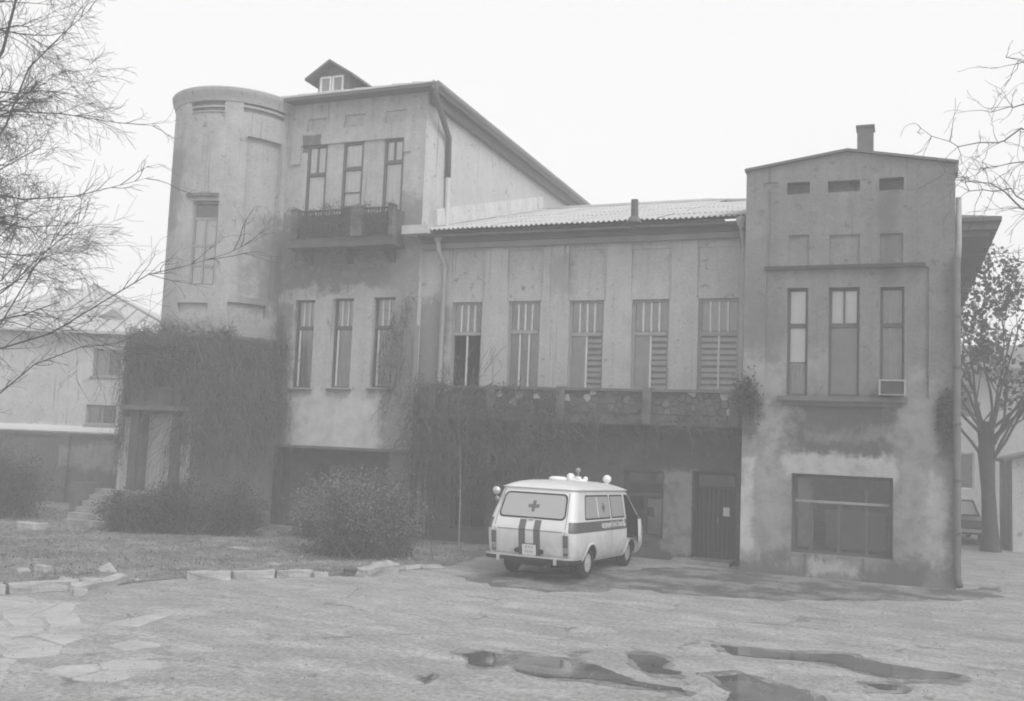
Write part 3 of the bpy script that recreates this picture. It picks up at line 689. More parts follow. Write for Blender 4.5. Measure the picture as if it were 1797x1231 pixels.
for j in range(rows):
    for i in range(ncol):
        if i == 7 and j >= 4: continue
        if i == 6 and j >= 5: continue
        o = bpy.data.objects.new('roof_sheet', cm); COL.objects.link(o); o.parent = roof
        p = E0 + SD * (rl * j) + SN * (.012 * j * 0 + .02 + random.uniform(-.004, .004)); ang = math.atan2(SD[2], SD[1])
        mw = Matrix.Translation((XC + cw * i + random.uniform(-.006, .006), p[1] + random.uniform(-.02, .02), p[2] + (i % 2) * .004)) @ Matrix.Rotation(ang, 4, 'X') @ Matrix.Rotation(random.uniform(-.004, .004), 4, 'Z')
        o.matrix_parent_inverse = Matrix.Translation(-WLOC(roof)); o.matrix_basis = mw
mb = MB(); mb.tube([(XC, *(E1 + SN * .03)[1:]), (-6.1, *(E1 + SN * .03)[1:])], .09, 8); mb.tube([(-6.1, *(E1 + SN * .03)[1:]), (XB0, *(E0 + SD * SL * .70 + SN * .03)[1:])], .07, 8); mb.build('ridge_cap', 'slate', roof)
# flashing board along the tall side wall
fa, fb = E0 + SD * 1.2, E0 + SD * 10.2
mb = MB(); mb.hexa([(XC + .003, *(fa + SN * .05)[1:]), (XC + .10, *(fa + SN * .05)[1:]), (XC + .10, *(fb + SN * .05)[1:]), (XC + .003, *(fb + SN * .05)[1:]),
                    (XC + .003, fa[1], fa[2] + .55), (XC + .06, fa[1], fa[2] + .55), (XC + .06, fb[1], fb[2] + .55), (XC + .003, fb[1], fb[2] + .55)]); mb.build('flashing', 'shed', B)
mb = MB(); mb.box(XC - .35, XC + .45, 23.10, 23.58, 8.26, 8.50); mb.build('gutter_end', 'metal', B)
vp = onP(1113, 391, E0, SN); vt = onY(1112, 351, vp[1]); mb = MB(); mb.tube([vp - SN * .1, (vp[0], vp[1], vt[2])], .09, 10); o = mb.build('vent_pipe', 'zincd', B)
mb = MB(); mb.lathe([(.19, 0), (.19, .05), (.11, .16), (.11, .0)], (vp[0], vp[1], vp[2] - .02), 10); mb.build('pipe_collar', 'zincd', o)

# ---- long balcony with stone-faced parapet
YP = 22.92
zt, zb = onY(1130, 683, YP)[2], onY(1130, 739, YP)[2]; xl = onY(738, 700, YP)[0]
mb = MB(); mb.box(xl, XB0 - .004, YP + .05, YM - .003, zb - .02, zb + .16); BAL = mb.build('balcony', 'concrete', B)
mb = MB(); mb.box(xl, XB0 - .006, YP + .04, YP + .16, zb + .162, zt - .07); mb.build('parapet', 'parapet', BAL)
mb = MB(); mb.box(xl - .03, XB0 - .008, YP - .05, YP + .2, zt - .068, zt); mb.build('coping', 'concrete', BAL)
mb = MB(); mb.box(xl - .02, XB0 - .008, YP - .03, YP + .12, zb - .10, zb - .021); mb.build('edge_beam', 'concrete', BAL)
for px_ in (984, 1136, 1289, 862, 760):
    X = onY(px_, 710, YP)[0]; mb = MB(); mb.box(X - .10, X + .10, YP - .10, YP + .22, zb - .08 if px_ > 900 else zb, zt + .03); mb.build('parapet_post', 'concrete', BAL)
SZ0, SZ1 = zb + .165, zt - .072; sd = []
for _ in range(9000):
    p = (rng.uniform(xl, XB0 - .02), rng.uniform(SZ0, SZ1))
    if all((p[0] - q[0]) ** 2 + ((p[1] - q[1]) * 1.2) ** 2 > .165 ** 2 for q in sd): sd.append(p)
sd = sd[:290]
for i, c in enumerate(sd):
    poly = [(max(c[0] - .4, xl), SZ0), (min(c[0] + .4, XB0 - .01), SZ0), (min(c[0] + .4, XB0 - .01), SZ1), (max(c[0] - .4, xl), SZ1)]
    for j, q in enumerate(sd):
        if i != j and abs(q[0] - c[0]) < .8:
            dx_, dy_ = q[0] - c[0], q[1] - c[1]; L = math.hypot(dx_, dy_); poly = clip(poly, (c[0] + dx_ * .5 - dx_ / L * .009, c[1] + dy_ * .5 - dy_ / L * .009), dx_, dy_)
            if len(poly) < 3: break
    if len(poly) < 3: continue
    pr = rng.uniform(.006, .045); n = len(poly); q = MB()
    q.add([(x, YP + .041, z) for x, z in poly] + [(c[0] + (x - c[0]) * .84, YP + .04 - pr * rng.uniform(.7, 1.1), c[1] + (z - c[1]) * .84) for x, z in poly], [tuple(range(n, 2 * n))] + [(k, (k + 1) % n, n + (k + 1) % n, n + k) for k in range(n)])
    q.build('stone', 'parapet' if rng.random() < .72 else ('concrete' if rng.random() < .7 else 'kerb'), BAL)

# ---- tall block: bay, side wall, roof
BW3 = [rect(537, 258, 572, 385, YF), rect(600, 250, 636, 385, YF), rect(672, 241, 707, 385, YF)]
BW2 = [rect(514, 527, 549, 681, YF), rect(581, 524, 617, 681, YF), rect(652, 522, 690, 681, YF)]
reg = []
r = rect(514, 232, 723, 256, YF); reg.append((r[0], r[1], BW3[1][3] - .0, BW3[1][3] + .62, -.05))
zl = BW3[1][3]
reg.append((r[0], r[0] + .33, zl - .55, zl + .0, -.05)); reg.append((r[1] - .33, r[1], zl - .42, zl + .0, -.05))
for v in [(540, 209, 573, 231), (605, 201, 642, 224), (677, 194, 713, 216)]:
    q = rect(*v, YF); reg.append((q[0], q[1], q[2], q[3], .05))
for q in BW3: reg.append((q[0], q[1], q[2], zl, None))
for q in BW2: reg.append((q[0], q[1], q[2], q[3], None))
XL = -17.55
for q in BW2: reg.append((q[0] - .03, q[1] + .03, q[2] - .32, q[2] - .06, .03))
relief('bay_wall', 'bay', B, XL, XC, 2.38, 12.42, reg, flat(YF), T=0.35)
mb = MB(); mb.box(XL, XC - .002, YF + .36, 24.5, 2.38, 2.5); mb.box(XL, XC - .002, YF + .36, 39, 7.4, 7.6); mb.box(XL, XC - .4, 28, 28.2, 2.5, 12.4); mb.build('floor', 'concrete', B)
mb = MB(); mb.hexa([(XL, YF + .003, 2.30), (XC, YF + .003, 2.30), (XC, 24.4, 2.38), (XL, 24.4, 2.38), (XL, YF + .003, 2.378), (XC, YF + .003, 2.378), (XC, 24.4, 2.40), (XL, 24.4, 2.40)]); mb.build('bay_underside', 'concrete', B)
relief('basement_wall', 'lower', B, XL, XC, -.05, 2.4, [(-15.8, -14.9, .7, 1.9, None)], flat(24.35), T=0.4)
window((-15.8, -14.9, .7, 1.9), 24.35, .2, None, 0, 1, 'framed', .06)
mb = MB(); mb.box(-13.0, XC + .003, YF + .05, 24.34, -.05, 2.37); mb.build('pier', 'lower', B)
q = rect(703, 828, 713, 850, YF); mb = MB(); mb.box(q[0], q[1], YF + .03, YF + .049, q[2], q[3]); mb.build('meter_plate', 'framed', B)
relief('tall_side_wall', 'side', B, YF, 41, -.05, 12.42, [], lambda u, z, d: (XC - d, u, z))
mb = MB(); mb.box(-20.5, -20.2, 26, 41, -.05, 12.42); mb.box(-20.5, XC, 41, 41.3, -.05, 12.42); mb.build('rear_wall', 'side', B)
for i, q in enumerate(BW3):
    q = (q[0], q[1], q[2], zl); tz = onY(620, (302, 296, 290)[i], YF)[2]
    window(q, YF, .02, tz, 1 if i != 1 else 0, 0, 'framed', .075, 'curtain', 'curtain', lowrow=(onY(620, 338, YF)[2] if i == 1 else None))
for i, q in enumerate(BW2):
    tz = onY(580, 575, YF)[2]
    window(q, YF, .14, tz, 2, 0, 'framed', .05, 'curtain', 'board', sill=.08, upfm='framel')
    k = MB(); k.box(q[0] + .12, q[0] + .17, YF + .135, YF + .16, q[2] + .06, tz - .06); k.build('casement_stile', 'framel', B)
    k = MB(); k.box(q[0] + .06, q[1] - .06, YF + .19, YF + .20, tz + .06, q[3] - .05); k.build('curtain', 'curtaind', B)
# eaves and low hipped roof
ev = 12.47; XO = XC + .34; YO = YF - .42
mb = MB()
mb.box(XL - .1, XO, YO, YF + .4, ev - .05, ev - .003); mb.box(XC - .05, XO, YF + .4, 41.4, ev - .05, ev - .003); mb.build('soffit', 'fascia', B)
mb = MB(); mb.box(XL - .1, XO + .03, YO - .03, YO + .003, ev - .06, ev + .06); mb.build('fascia', 'fascia', B)
mb = MB(); mb.box(XO + .003, XO + .05, YO - .03, 41.4, ev - .12, ev + .09); mb.build('fascia', 'fascial', B)
mb = MB(); mb.box(XC + .02, XC + .18, YF + .1, 41, ev - .35, ev - .053); mb.build('cornice', 'fascia', B)
mb = MB(); mb.tube([(XO + .10, YO + .1, ev + .03), (XO + .10, 41.4, ev + .03)], .09, 8); mb.build('gutter', 'fascial', B)
P_ = .405; rz = ev + .06; hx = (XO - (-20.3)) / 2; xm = (XO - 20.3) / 2
mb = MB(); mb.add([(-20.3, YO - .05, rz), (XO + .06, YO - .05, rz), (XO + .06, 41.5, rz), (-20.3, 41.5, rz), (xm, YO + hx, rz + hx * P_), (xm, 41.5, rz + hx * P_)], [(0, 1, 4), (1, 2, 5, 4), (3, 0, 4, 5), (2, 3, 5)])
mb.add([(-20.3, YO - .05, rz - .04), (XO + .06, YO - .05, rz - .04), (XO + .06, YO - .05, rz), (-20.3, YO - .05, rz)], [(0, 1, 2, 3)])
MR = mb.build('tall_roof', 'metal', B, recalc=False)
for k in range(13):
    X = -20 + k * .62
    yt = YO + (hx - abs(X - xm))
    if yt - YO < .3: continue
    q = MB(); a = np.array([X, YO - .05, rz]); b = np.array([X, yt, rz + (yt - YO) * P_]); q.hexa([(X - .015, a[1], a[2]), (X + .015, a[1], a[2]), (X + .015, b[1], b[2]), (X - .015, b[1], b[2]), (X - .015, a[1], a[2] + .04), (X + .015, a[1], a[2] + .04), (X + .015, b[1], b[2] + .04), (X - .015, b[1], b[2] + .04)]); q.build('seam', 'metal', MR)
# dormer
YD = 24.15
d0, d1 = onY(559, 150, YD)[0], onY(612, 150, YD)[0]; dz0 = onY(585, 170, YD)[2]; dz1 = onY(585, 134, YD)[2]; da = onY(583, 111, YD - .25); dxm = (d0 + d1) / 2
mb = MB(); wx0, wx1, wz0, wz1 = d0 + .09, d1 - .16, dz0 + .12, dz1 - .02
mb.prism([(d0, YD, dz0 - .3), (d1, YD, dz0 - .3), (d1, YD, dz1), (dxm, YD, dz1 + (d1 - dxm) * .62), (d0, YD, dz1)], (0, 3.0, 0)); DM = mb.build('dormer', 'metald', B)
ex = .30; sl = .62
mb = MB()
for s_ in (-1, 1):
    xe = (d0 - ex) if s_ < 0 else (d1 + ex); zE = dz1 + .02 - ex * sl; zA = dz1 + .02 + (d1 - dxm) * sl
    mb.hexa([(dxm, YD - .3, zA), (xe, YD - .3, zE), (xe, YD + 3.2, zE), (dxm, YD + 3.2, zA), (dxm, YD - .3, zA + .07), (xe, YD - .3, zE + .07), (xe, YD + 3.2, zE + .07), (dxm, YD + 3.2, zA + .07)])
mb.build('dormer_roof', 'metald', DM)
mb = MB(); y = YD - .06; fw = .05
for (a, b) in ((wx0, (wx0 + wx1) / 2 - .02), ((wx0 + wx1) / 2 + .02, wx1)):
    bar(mb, a, a + fw, wz0, wz1, y); bar(mb, b - fw, b, wz0, wz1, y); bar(mb, a + fw, b - fw, wz1 - fw, wz1, y); bar(mb, a + fw, b - fw, wz0, wz0 + fw, y)
DW = mb.build('dormer_window', 'lampw_glint', DM)
mb = MB(); mb.box(wx0, wx1, YD - .012, YD - .006, wz0, wz1); mb.build('pane', 'board', DM)
# third-floor balcony
YQ = 22.98
bx0, bx1 = onY(512, 395, YQ)[0], onY(690, 395, YQ)[0]; bt, bb = onY(610, 367, YQ)[2], onY(610, 418, YQ)[2]
mb = MB(); mb.box(bx0, bx1, YQ, YF - .003, bb - .12, bb + .03); UB = mb.build('upper_balcony', 'parapet', B)
mb = MB(); mb.box(bx0 - .06, bx1 + .06, YQ - .06, YF - .003, bb - .24, bb - .122); mb.build('slab_edge', 'parapet', UB)
for X in (bx0 + .3, (bx0 + bx1) / 2, bx1 - .3):
    mb = MB(); mb.prism([(X - .09, YF - .003, bb - .243), (X - .09, YQ + .15, bb - .243), (X - .09, YQ + .3, bb - .36), (X - .09, YF - .003, bb - .62)], (.18, 0, 0)); mb.build('corbel', 'parapet', UB)
xm0, xm1, xm2 = onY(601, 390, YQ)[0], onY(618, 390, YQ)[0], onY(637, 390, YQ)[0]
def post(a, b, mt, dy=0.05, nm='balcony_post'):
    q = MB(); q.box(a, b, YQ - dy, YQ + .16, bb + .031, bt + .02); q.box(a - .03, b + .03, YQ - dy - .03, YQ + .19, bt + .021, bt + .07); return q.build(nm, mt, UB)
post(xm1 + .002, xm2, 'pav', .08); post(xm0, xm1 - .002, 'iron', .02, 'dark_panel'); post(bx0, bx0 + .2, 'concrete'); post(bx1 - .13, bx1, 'concrete')
for X in (bx0, bx1 - .1): mb = MB(); mb.box(X, X + .1, YQ + .165, YF - .003, bb + .031, bt - .02); mb.build('side_panel', 'parapet', UB)
for (a, b) in ((bx0 + .2, xm0), (xm2, bx1 - .13)):
    q = MB(); q.box(a, b, YQ + .02, YQ + .07, bt - .03, bt + .015); q.box(a, b, YQ + .02, YQ + .06, bb + .10, bb + .14); q.build('rail', 'iron', UB)
    q = MB(); q.box(a, b, YQ + .08, YQ + .10, bb + .06, bt - .12); q.build('sheet_panel', 'parapet', UB)
    n = int((b - a) / .085)
    for k in range(1, n):
        X = a + (b - a) * k / n; q = MB(); q.box(X - .012, X + .012, YQ + .03, YQ + .055, bb + .141, bt - .031); q.build('baluster', 'iron', UB)
    c = MB(); X = a + .1
    while X < b - .3:
        wq = random.uniform(.2, .4); hq = random.uniform(.25, .55); c.box(X, min(X + wq, b - .05), YQ + .3 + random.uniform(0, .2), YQ + .5 + .2, bb + .035, bb + .035 + hq); X += wq + random.uniform(.03, .2)
    c.build('stored_clutter', 'concrete', UB)
# ---- downpipes
def pipe(pts, r, mt, brk=(), name='downpipe'):
    q = MB(); q.tube(pts, r, 10); o = q.build(name, mt, B, smooth=True)
    for p in brk:
        k = MB(); k.lathe([(r + .001, -.025), (r + .016, -.025), (r + .016, .025), (r + .001, .025)], p, 10); k.build('bracket', mt, o)
    return o
a = onY(1677, 452, YB - .1); b_ = onY(1681, 1024, YB - .1); X = XB1 + .02
pipe([(X, YB - .11, a[2]), (X, YB - .11, .28), (X + .03, YB - .22, .10)], .075, 'zincd', [(X, YB - .11, z) for z in (1.2, 2.3, 3.5, 4.7, 5.8)])
pipe([(X + .05, YB + .10, 8.45), (X + .05, YB + .05, 7.4), (X + .02, YB - .09, 6.95)], .06, 'zinc')
a0 = onY(769, 418, YM - .3); a1 = onY(770, 440, YM - .3); a2 = onY(781, 466, YM - .10); a3 = onY(770, 690, YM - .10)
pipe([a0, a1, a2, a3, (a3[0], a3[1], 3.6)], .065, 'zinc', [(a2[0] + (a3[0] - a2[0]) * t, a2[1], a2[2] + (a3[2] - a2[2]) * t) for t in (.2, .55, .9)])
mb = MB(); mb.lathe([(.07, -.12), (.15, .06), (.15, .12)], tuple(a0), 10); mb.build('rain_hopper', 'zinc', B)
s0 = np.array([XO + .08, YO + .05, ev + .05]); s1 = onX(788, 243, XC + .10); s2 = onX(786, 312, XC + .10); s3 = onX(784, 396, XC + .10)
pipe([s0, (s0[0] - .05, s0[1] + .1, ev - .25), s1, s2], .085, 'zincd'); pipe([s2, s3, (s3[0] + .1, s3[1] - .15, s3[2] - .1)], .075, 'metal')
h0 = onY(1297, 398, 23.2); h1 = onY(1298, 436, 23.35)
mb = MB(); mb.lathe([(.06, -.15), (.14, .05), (.14, .14)], (XB0 - .16, 23.25, 8.18), 10); mb.build('rain_hopper', 'zinc', B)
pipe([(XB0 - .16, 23.25, 8.06), (XB0 - .14, 23.45, 7.75), (XB0 - .09, YM - .10, 7.3), (XB0 - .09, YM - .10, 3.7)], .055, 'zinc')
# lower pipes and pilaster beside the long balcony
for px_, rr in ((737, .05), (748, .035)):
    t_ = onY(px_, 820, YF - .12); pipe([(t_[0], YF - .12, 2.3), (t_[0] + .02, YF - .12, .15)], rr, 'zinc', name='standpipe')
r = rect(733, 572, 764, 700, YF); mb = MB(); mb.box(r[0], min(r[1], XC - .003), YF - .10, YF - .003, 2.4, r[3]); mb.build('pilaster', 'bay', B)

# ---- round tower
TX, TY, TR = -18.72, 23.6, 1.83
def cyl(x, y, r=TR):
    d = ray(x, y); ox, oy = CAM[0] - TX, CAM[1] - TY
    a = d[0] ** 2 + d[1] ** 2; b = 2 * (ox * d[0] + oy * d[1]); c = ox * ox + oy * oy - r * r
    ds = max(b * b - 4 * a * c, 0); t = (-b - math.sqrt(ds)) / (2 * a); p = CAM + d * t
    return math.atan2(p[0] - TX, -(p[1] - TY)), p[2]
def crect(x0, y0, x1, y1):
    ym = (y0 + y1) / 2; xm_ = (x0 + x1) / 2; return (cyl(x0, ym)[0], cyl(x1, ym)[0], cyl(xm_, y1)[1], cyl(xm_, y0)[1])
tw = crect(333, 352, 380, 500)
treg = []
for v, dep in (((337, 196, 395, 215), .03), ((425, 243, 487, 525), .13), ((398, 533, 466, 556), .10), ((310, 531, 364, 548), .10)):
    r = crect(*v); treg.append(r + (dep,))
r0 = crect(337, 176, 395, 194); treg.append(r0 + (.16,)); r1 = crect(428, 182, 503, 204); treg.append(r1 + (.14,))
rs = crect(337, 184, 395, 187); treg.append(rs + (.03,)); rs = crect(428, 191, 503, 195); treg.append(rs + (.03,))
treg.append(tw + (None,))
tmap = lambda u, z, d: (TX + (TR - d) * math.sin(u), TY - (TR - d) * math.cos(u), z)
relief('tower_wall', 'tower', B, -2.6, 1.9, 4.8, 12.13, treg, tmap, du=.06, T=.25)
mb = MB(); mb.lathe([(TR - .2, 12.12), (TR + .02, 12.12), (TR + .05, 12.22), (TR + .12, 12.40), (TR + .13, 12.48), (TR + .10, 12.52), (.02, 12.68)], (TX, TY, 0), 72); mb.build('tower_cornice', 'tower', B)
mb = MB(); mb.lathe([(TR - .1, 5.35), (TR + .06, 5.35), (TR + .06, 5.50), (TR - .1, 5.54)], (TX, TY, 0), 64); mb.build('tower_ledge', 'tower', B)
# hood moulding and window of the tower
hm = crect(330, 339, 384, 345)
mb = MB(); n = 8
for k in range(n):
    u0_, u1_ = hm[0] + (hm[1] - hm[0]) * k / n, hm[0] + (hm[1] - hm[0]) * (k + 1) / n
    mb.hexa([tmap(u0_, hm[2], .01), tmap(u1_, hm[2], .01), tmap(u1_, hm[2], -.09), tmap(u0_, hm[2], -.09), tmap(u0_, hm[3], .01), tmap(u1_, hm[3], .01), tmap(u1_, hm[3], -.06), tmap(u0_, hm[3], -.06)])
mb.build('hood_moulding', 'concrete', B)
mb = MB(); ua, ub, za, zb_ = tw
def cbar(mb, u0_, u1_, z0_, z1_, d0_, d1_): mb.hexa([tmap(u0_, z0_, d0_), tmap(u1_, z0_, d0_), tmap(u1_, z0_, d1_), tmap(u0_, z0_, d1_), tmap(u0_, z1_, d0_), tmap(u1_, z1_, d0_), tmap(u1_, z1_, d1_), tmap(u0_, z1_, d1_)])
uw = .035
cbar(mb, ua, ua + uw, za, zb_, .10, .16); cbar(mb, ub - uw, ub, za, zb_, .10, .16); cbar(mb, ua + uw, ub - uw, zb_ - .08, zb_, .10, .16); cbar(mb, ua + uw, ub - uw, za, za + .06, .10, .16)
zz = [cyl(356, 382)[1], cyl(350, 430)[1], cyl(350, 465)[1]]
for z_ in zz: cbar(mb, ua + uw, ub - uw, z_ - .03, z_ + .03, .105, .15)
um = (ua + ub) / 2; cbar(mb, um - .014, um + .014, za + .06, zz[0] - .03, .107, .15)
TW = mb.build('window', 'frame', B)
lv = [za + .06, zz[2], zz[1], zz[0], zb_ - .08]
for k in range(4):
    for (a, b) in (((ua + uw, um), (um, ub - uw)) if k < 3 else ((ua + uw, ub - uw),)):
        g = MB(); cbar(g, a, b, lv[k] + .03, lv[k + 1] - .03, .13, .134); g.build('pane', 'glass', TW)
g = MB(); cbar(g, ua, ub, za, zz[0], .15, .155); g.build('curtain', 'curtain', TW)
g = MB(); cbar(g, ua, ub, zz[0], zb_, .165, .17); g.build('curtain', 'framed', TW)

# ---- porch under the tower
PX0, PX1, PY, PZ, PR = -20.75, -16.55, 21.58, 5.25, 1.97
q = rect(246, 727, 303, 835, PY); dxa, dxb, dzt, fl = q[0], q[1], q[3], .95
relief('porch_wall', 'porch', B, PX0 + .5, TX, -.05, PZ, [(dxa, dxb, fl, dzt, None)], flat(PY), T=.5)
pmap = lambda u, z, d: (TX + (PR + .04 - d) * math.sin(u), TY - (PR + .04 - d) * math.cos(u), z)
relief('porch_drum_wall', 'porch', B, 0.0, math.pi / 2, -.05, PZ, [], pmap, du=.1)
mb = MB(); mb.prism([(PX0 + .5, PY, -.05), (PX0, PY + .6, -.05), (PX0, 28, -.05), (PX0 + .3, 28, -.05), (PX0 + .7, PY + .5, -.05)], (0, 0, PZ + .05)); mb.build('porch_side_wall', 'porch', B)
top = [(PX0 - .05, PY + .6, PZ), (PX0 + .48, PY - .05, PZ)] + [(TX + (PR + .09) * math.sin(u), TY - (PR + .09) * math.cos(u), PZ) for u in np.linspace(0, math.pi / 2, 14)] + [(TX + PR, 24.2, PZ), (TX, 28, PZ), (PX0 - .05, 28, PZ)]
mb = MB(); mb.prism(top, (0, 0, .1)); mb.build('porch_roof', 'concrete', B)
mb = MB(); mb.box(PX0, TX, 27.7, 28, -.05, PZ); mb.build('porch_back_wall', 'porch', B)
mb = MB(); mb.box(dxa - .55, dxb + .55, PY - .28, PY + .003, dzt + .10, dzt + .22); mb.build('door_canopy', 'concrete', B)
for (a, b) in ((dxa - .30, dxa - .02), (dxb + .02, dxb + .30)):
    mb = MB(); mb.box(a, b, PY - .12, PY + .003, fl, dzt + .09); mb.build('door_pilaster', 'lower', B)
for (a, b) in ((dxb + .32, dxb + .62), (dxa - .70, dxa - .36)): mb = MB(); mb.box(a, b, PY - .05, PY + .003, .3, dzt - .1); mb.build('pilaster', 'mid', B)
mb = MB(); mb.box(dxa, dxa + .07, PY + .3, PY + .40, fl, dzt); mb.box(dxb - .07, dxb, PY + .3, PY + .40, fl, dzt); mb.box(dxa + .07, dxb - .07, PY + .3, PY + .4, dzt - .07, dzt); DR = mb.build('door', 'palewood', B)
for k in range(2):
    a = dxa + .07 + (dxb - dxa - .14) * k / 2; b = a + (dxb - dxa - .14) / 2
    mb = MB(); mb.box(a + .005, b - .005, PY + .33, PY + .37, fl + .01, dzt - .08)
    for (c, d) in ((fl + .15, fl + .95), (fl + 1.1, dzt - .25)): mb.box(a + .09, b - .09, PY + .315, PY + .329, c, d)
    mb.build('door_leaf', 'palewood', DR)
mb = MB(); mb.tube([((dxa + dxb) / 2 + .06, PY + .31, fl + .95), ((dxa + dxb) / 2 + .06, PY + .31, fl + 1.1)], .018, 6); mb.build('handle', 'iron', DR)

# =================================================================== STEPS, KERBS, RUBBLE
ST = thing('entrance_steps', 'flight of worn concrete steps among bushes leading up to the porch door', 'steps', (-19.9, 20.9, 0), world=True)
sx0, sx1 = -21.0, -18.9; n = 6; ys0 = 20.2; run = .215
for k in range(n):
    z0s = .158 * k; q = MB(); y = ys0 + run * k
    q.box(sx0 + rng.normal() * .02, sx1 + rng.normal() * .02, y, y + run + .05 if k < n - 1 else PY - .02, z0s - .02, z0s + .158 + rng.normal() * .006); q.build('step', 'concl', ST)
q = MB(); q.box(sx0 - .28, sx0 - .03, ys0 + .5, PY - .02, -.02, 1.1); q.build('cheek_wall', 'concrete', ST)

def stone(name, label, loc, size, rot=(0, 0, 0), mat='kerb', group=None, seed=0.0, rough=.24):
    bm = bmesh.new(); bmesh.ops.create_cube(bm, size=1.0); bmesh.ops.bevel(bm, geom=bm.edges[:], offset=.08, segments=1, affect='EDGES')
    bmesh.ops.subdivide_edges(bm, edges=bm.edges[:], cuts=2, use_grid_fill=True)
    for v in bm.verts:
        p = Vector((v.co.x * size[0], v.co.y * size[1], v.co.z * size[2]))
        nz = mnoise.noise_vector(p * 4 + Vector((seed, seed * 2, 0))) * rough * min(size) + mnoise.noise_vector(p * 13 + Vector((seed, 0, 0))) * rough * .5 * min(size)
        v.co = p + nz + Vector((0, 0, size[2] / 2))
    me = bpy.data.meshes.new(name); bm.to_mesh(me); bm.free(); o = link(name, me, mat)
    o.location = loc; o.rotation_euler = rot; tag(o, label, 'stone', group); return o
def kerb(xa, xb, ya, yb, h, label, dep=.2, tilt=0, grp=None, mat='kerb'):
    a, b = onZ(xa, ya), onZ(xb, yb); L = np.linalg.norm(b - a); c = (a + b) / 2
    return stone('kerb_stone', label, (c[0], c[1], -.02), (L * .98, dep, h + .02), (tilt, 0, math.atan2(b[1] - a[1], b[0] - a[0])), mat, grp, xa * .37)
kerb(-95, 8, 1048, 1043, .16, 'kerb stone running out of the picture beside the paving')
kerb(10, 122, 1043, 1036, .17, 'long pale-topped kerb stone beside the crazy paving')
kerb(128, 215, 1040, 1022, .13, 'crooked sunken kerb stone beside a heap of rubble', tilt=.15)
G = 'kerb stones edging the lawn'
kerb(326, 404, 1018, 1017, .15, 'separate kerb stone with rounded broken ends', grp=G)
kerb(406, 481, 1015, 1014, .14, 'kerb stone in the straight row butting against the separate rounded one', grp=G); kerb(484, 545, 1014, 1012, .13, 'kerb stone in the straight row butting against the short broken piece', grp=G)
kerb(547, 574, 1013, 1012, .10, 'short broken kerb piece ending the straight row', grp=G)
kerb(603, 632, 1010, 1012, .15, 'dark stub of kerb under the round bush', mat='concrete')
kerb(632, 692, 1014, 1004, .20, 'thick tilted kerb block under the round bush', dep=.3, tilt=.12)
kerb(694, 738, 1001, 998, .08, 'low broken kerb piece next to the tilted block', tilt=-.2)
kerb(738, 775, 999, 998, .06, 'flat chip of kerb nearest the van', tilt=.2)
def rub(x, y, s, label, rot=(0, 0, 0), mat='kerb'): stone('loose_stone', label, tuple(onZ(x, y) + np.array([0, 0, -.01])), s, rot, mat, None, x * .21, .2)
rub(76, 1004, (.28, .2, .13), 'rounded white stone lying on the lawn')
rub(190, 1004, (.42, .24, .06), 'flat slab propped up among the rubble', (.5, .35, -.4))
rub(118, 1030, (.35, .3, .12), 'flat stone leaning on the kerb end', (.2, .1, .4)); rub(158, 1032, (.28, .26, .17), 'lumpy stone in the rubble by the crooked kerb')
rub(138, 1044, (.22, .2, .10), 'small stone fallen in front of the kerb', (0, .1, 1)); rub(40, 1004, (.22, .16, .06), 'thin stone chip on the lawn edge', (.3, 0, 1))
rub(240, 1020, (.16, .12, .05), 'grey pebble between the rubble and the kerb row'); rub(482, 992, (.33, .2, .05), 'flat pale stone lying behind the kerb row')
rub(420, 964, (.5, .35, .05), 'broken concrete slab on the lawn'); rub(55, 930, (.7, .4, .2), 'pale concrete lump under the bushes by the steps')
rub(660, 994, (.2, .12, .08), 'small white chip on the tilted kerb block', (.4, 0, .6))

# =================================================================== PLANTS
def grow(p, d, L, r, lev, out, spread=.55, droop=0.0, kids=(3, 5), wig=.18, shrink=.62, minr=.004, tips=None):
    """a branching limb: out gets (points, radii); tips gets the ends"""
    K = 6 if lev > 1 else 4; pts = [np.array(p, float)]; d = nrm(np.array(d, float)); rad = [r]
    for i in range(K):
        d = nrm(d + rng.normal(size=3) * wig + np.array([0, 0, -droop if lev < 3 else 0.02]))
        pts.append(pts[-1] + d * L / K); rad.append(max(r * (1 - .62 * (i + 1) / K), minr))
    out.append((np.array(pts), rad))
    if tips is not None and lev <= 1: tips += pts[1:]
    if lev <= 0: return
    for _ in range(int(rng.integers(kids[0], kids[1] + 1))):
        i = int(rng.integers(2, K + 1)); ax = nrm(rng.normal(size=3)); dd = nrm(pts[i] - pts[i - 1])
        nd = nrm(dd + nrm(ax - dd * ax.dot(dd)) * spread * rng.uniform(.7, 1.5))
        grow(pts[i], nd, L * shrink * rng.uniform(.7, 1.2), max(rad[i] * .68, minr), lev - 1, out, spread, droop, kids, wig, shrink, minr, tips)

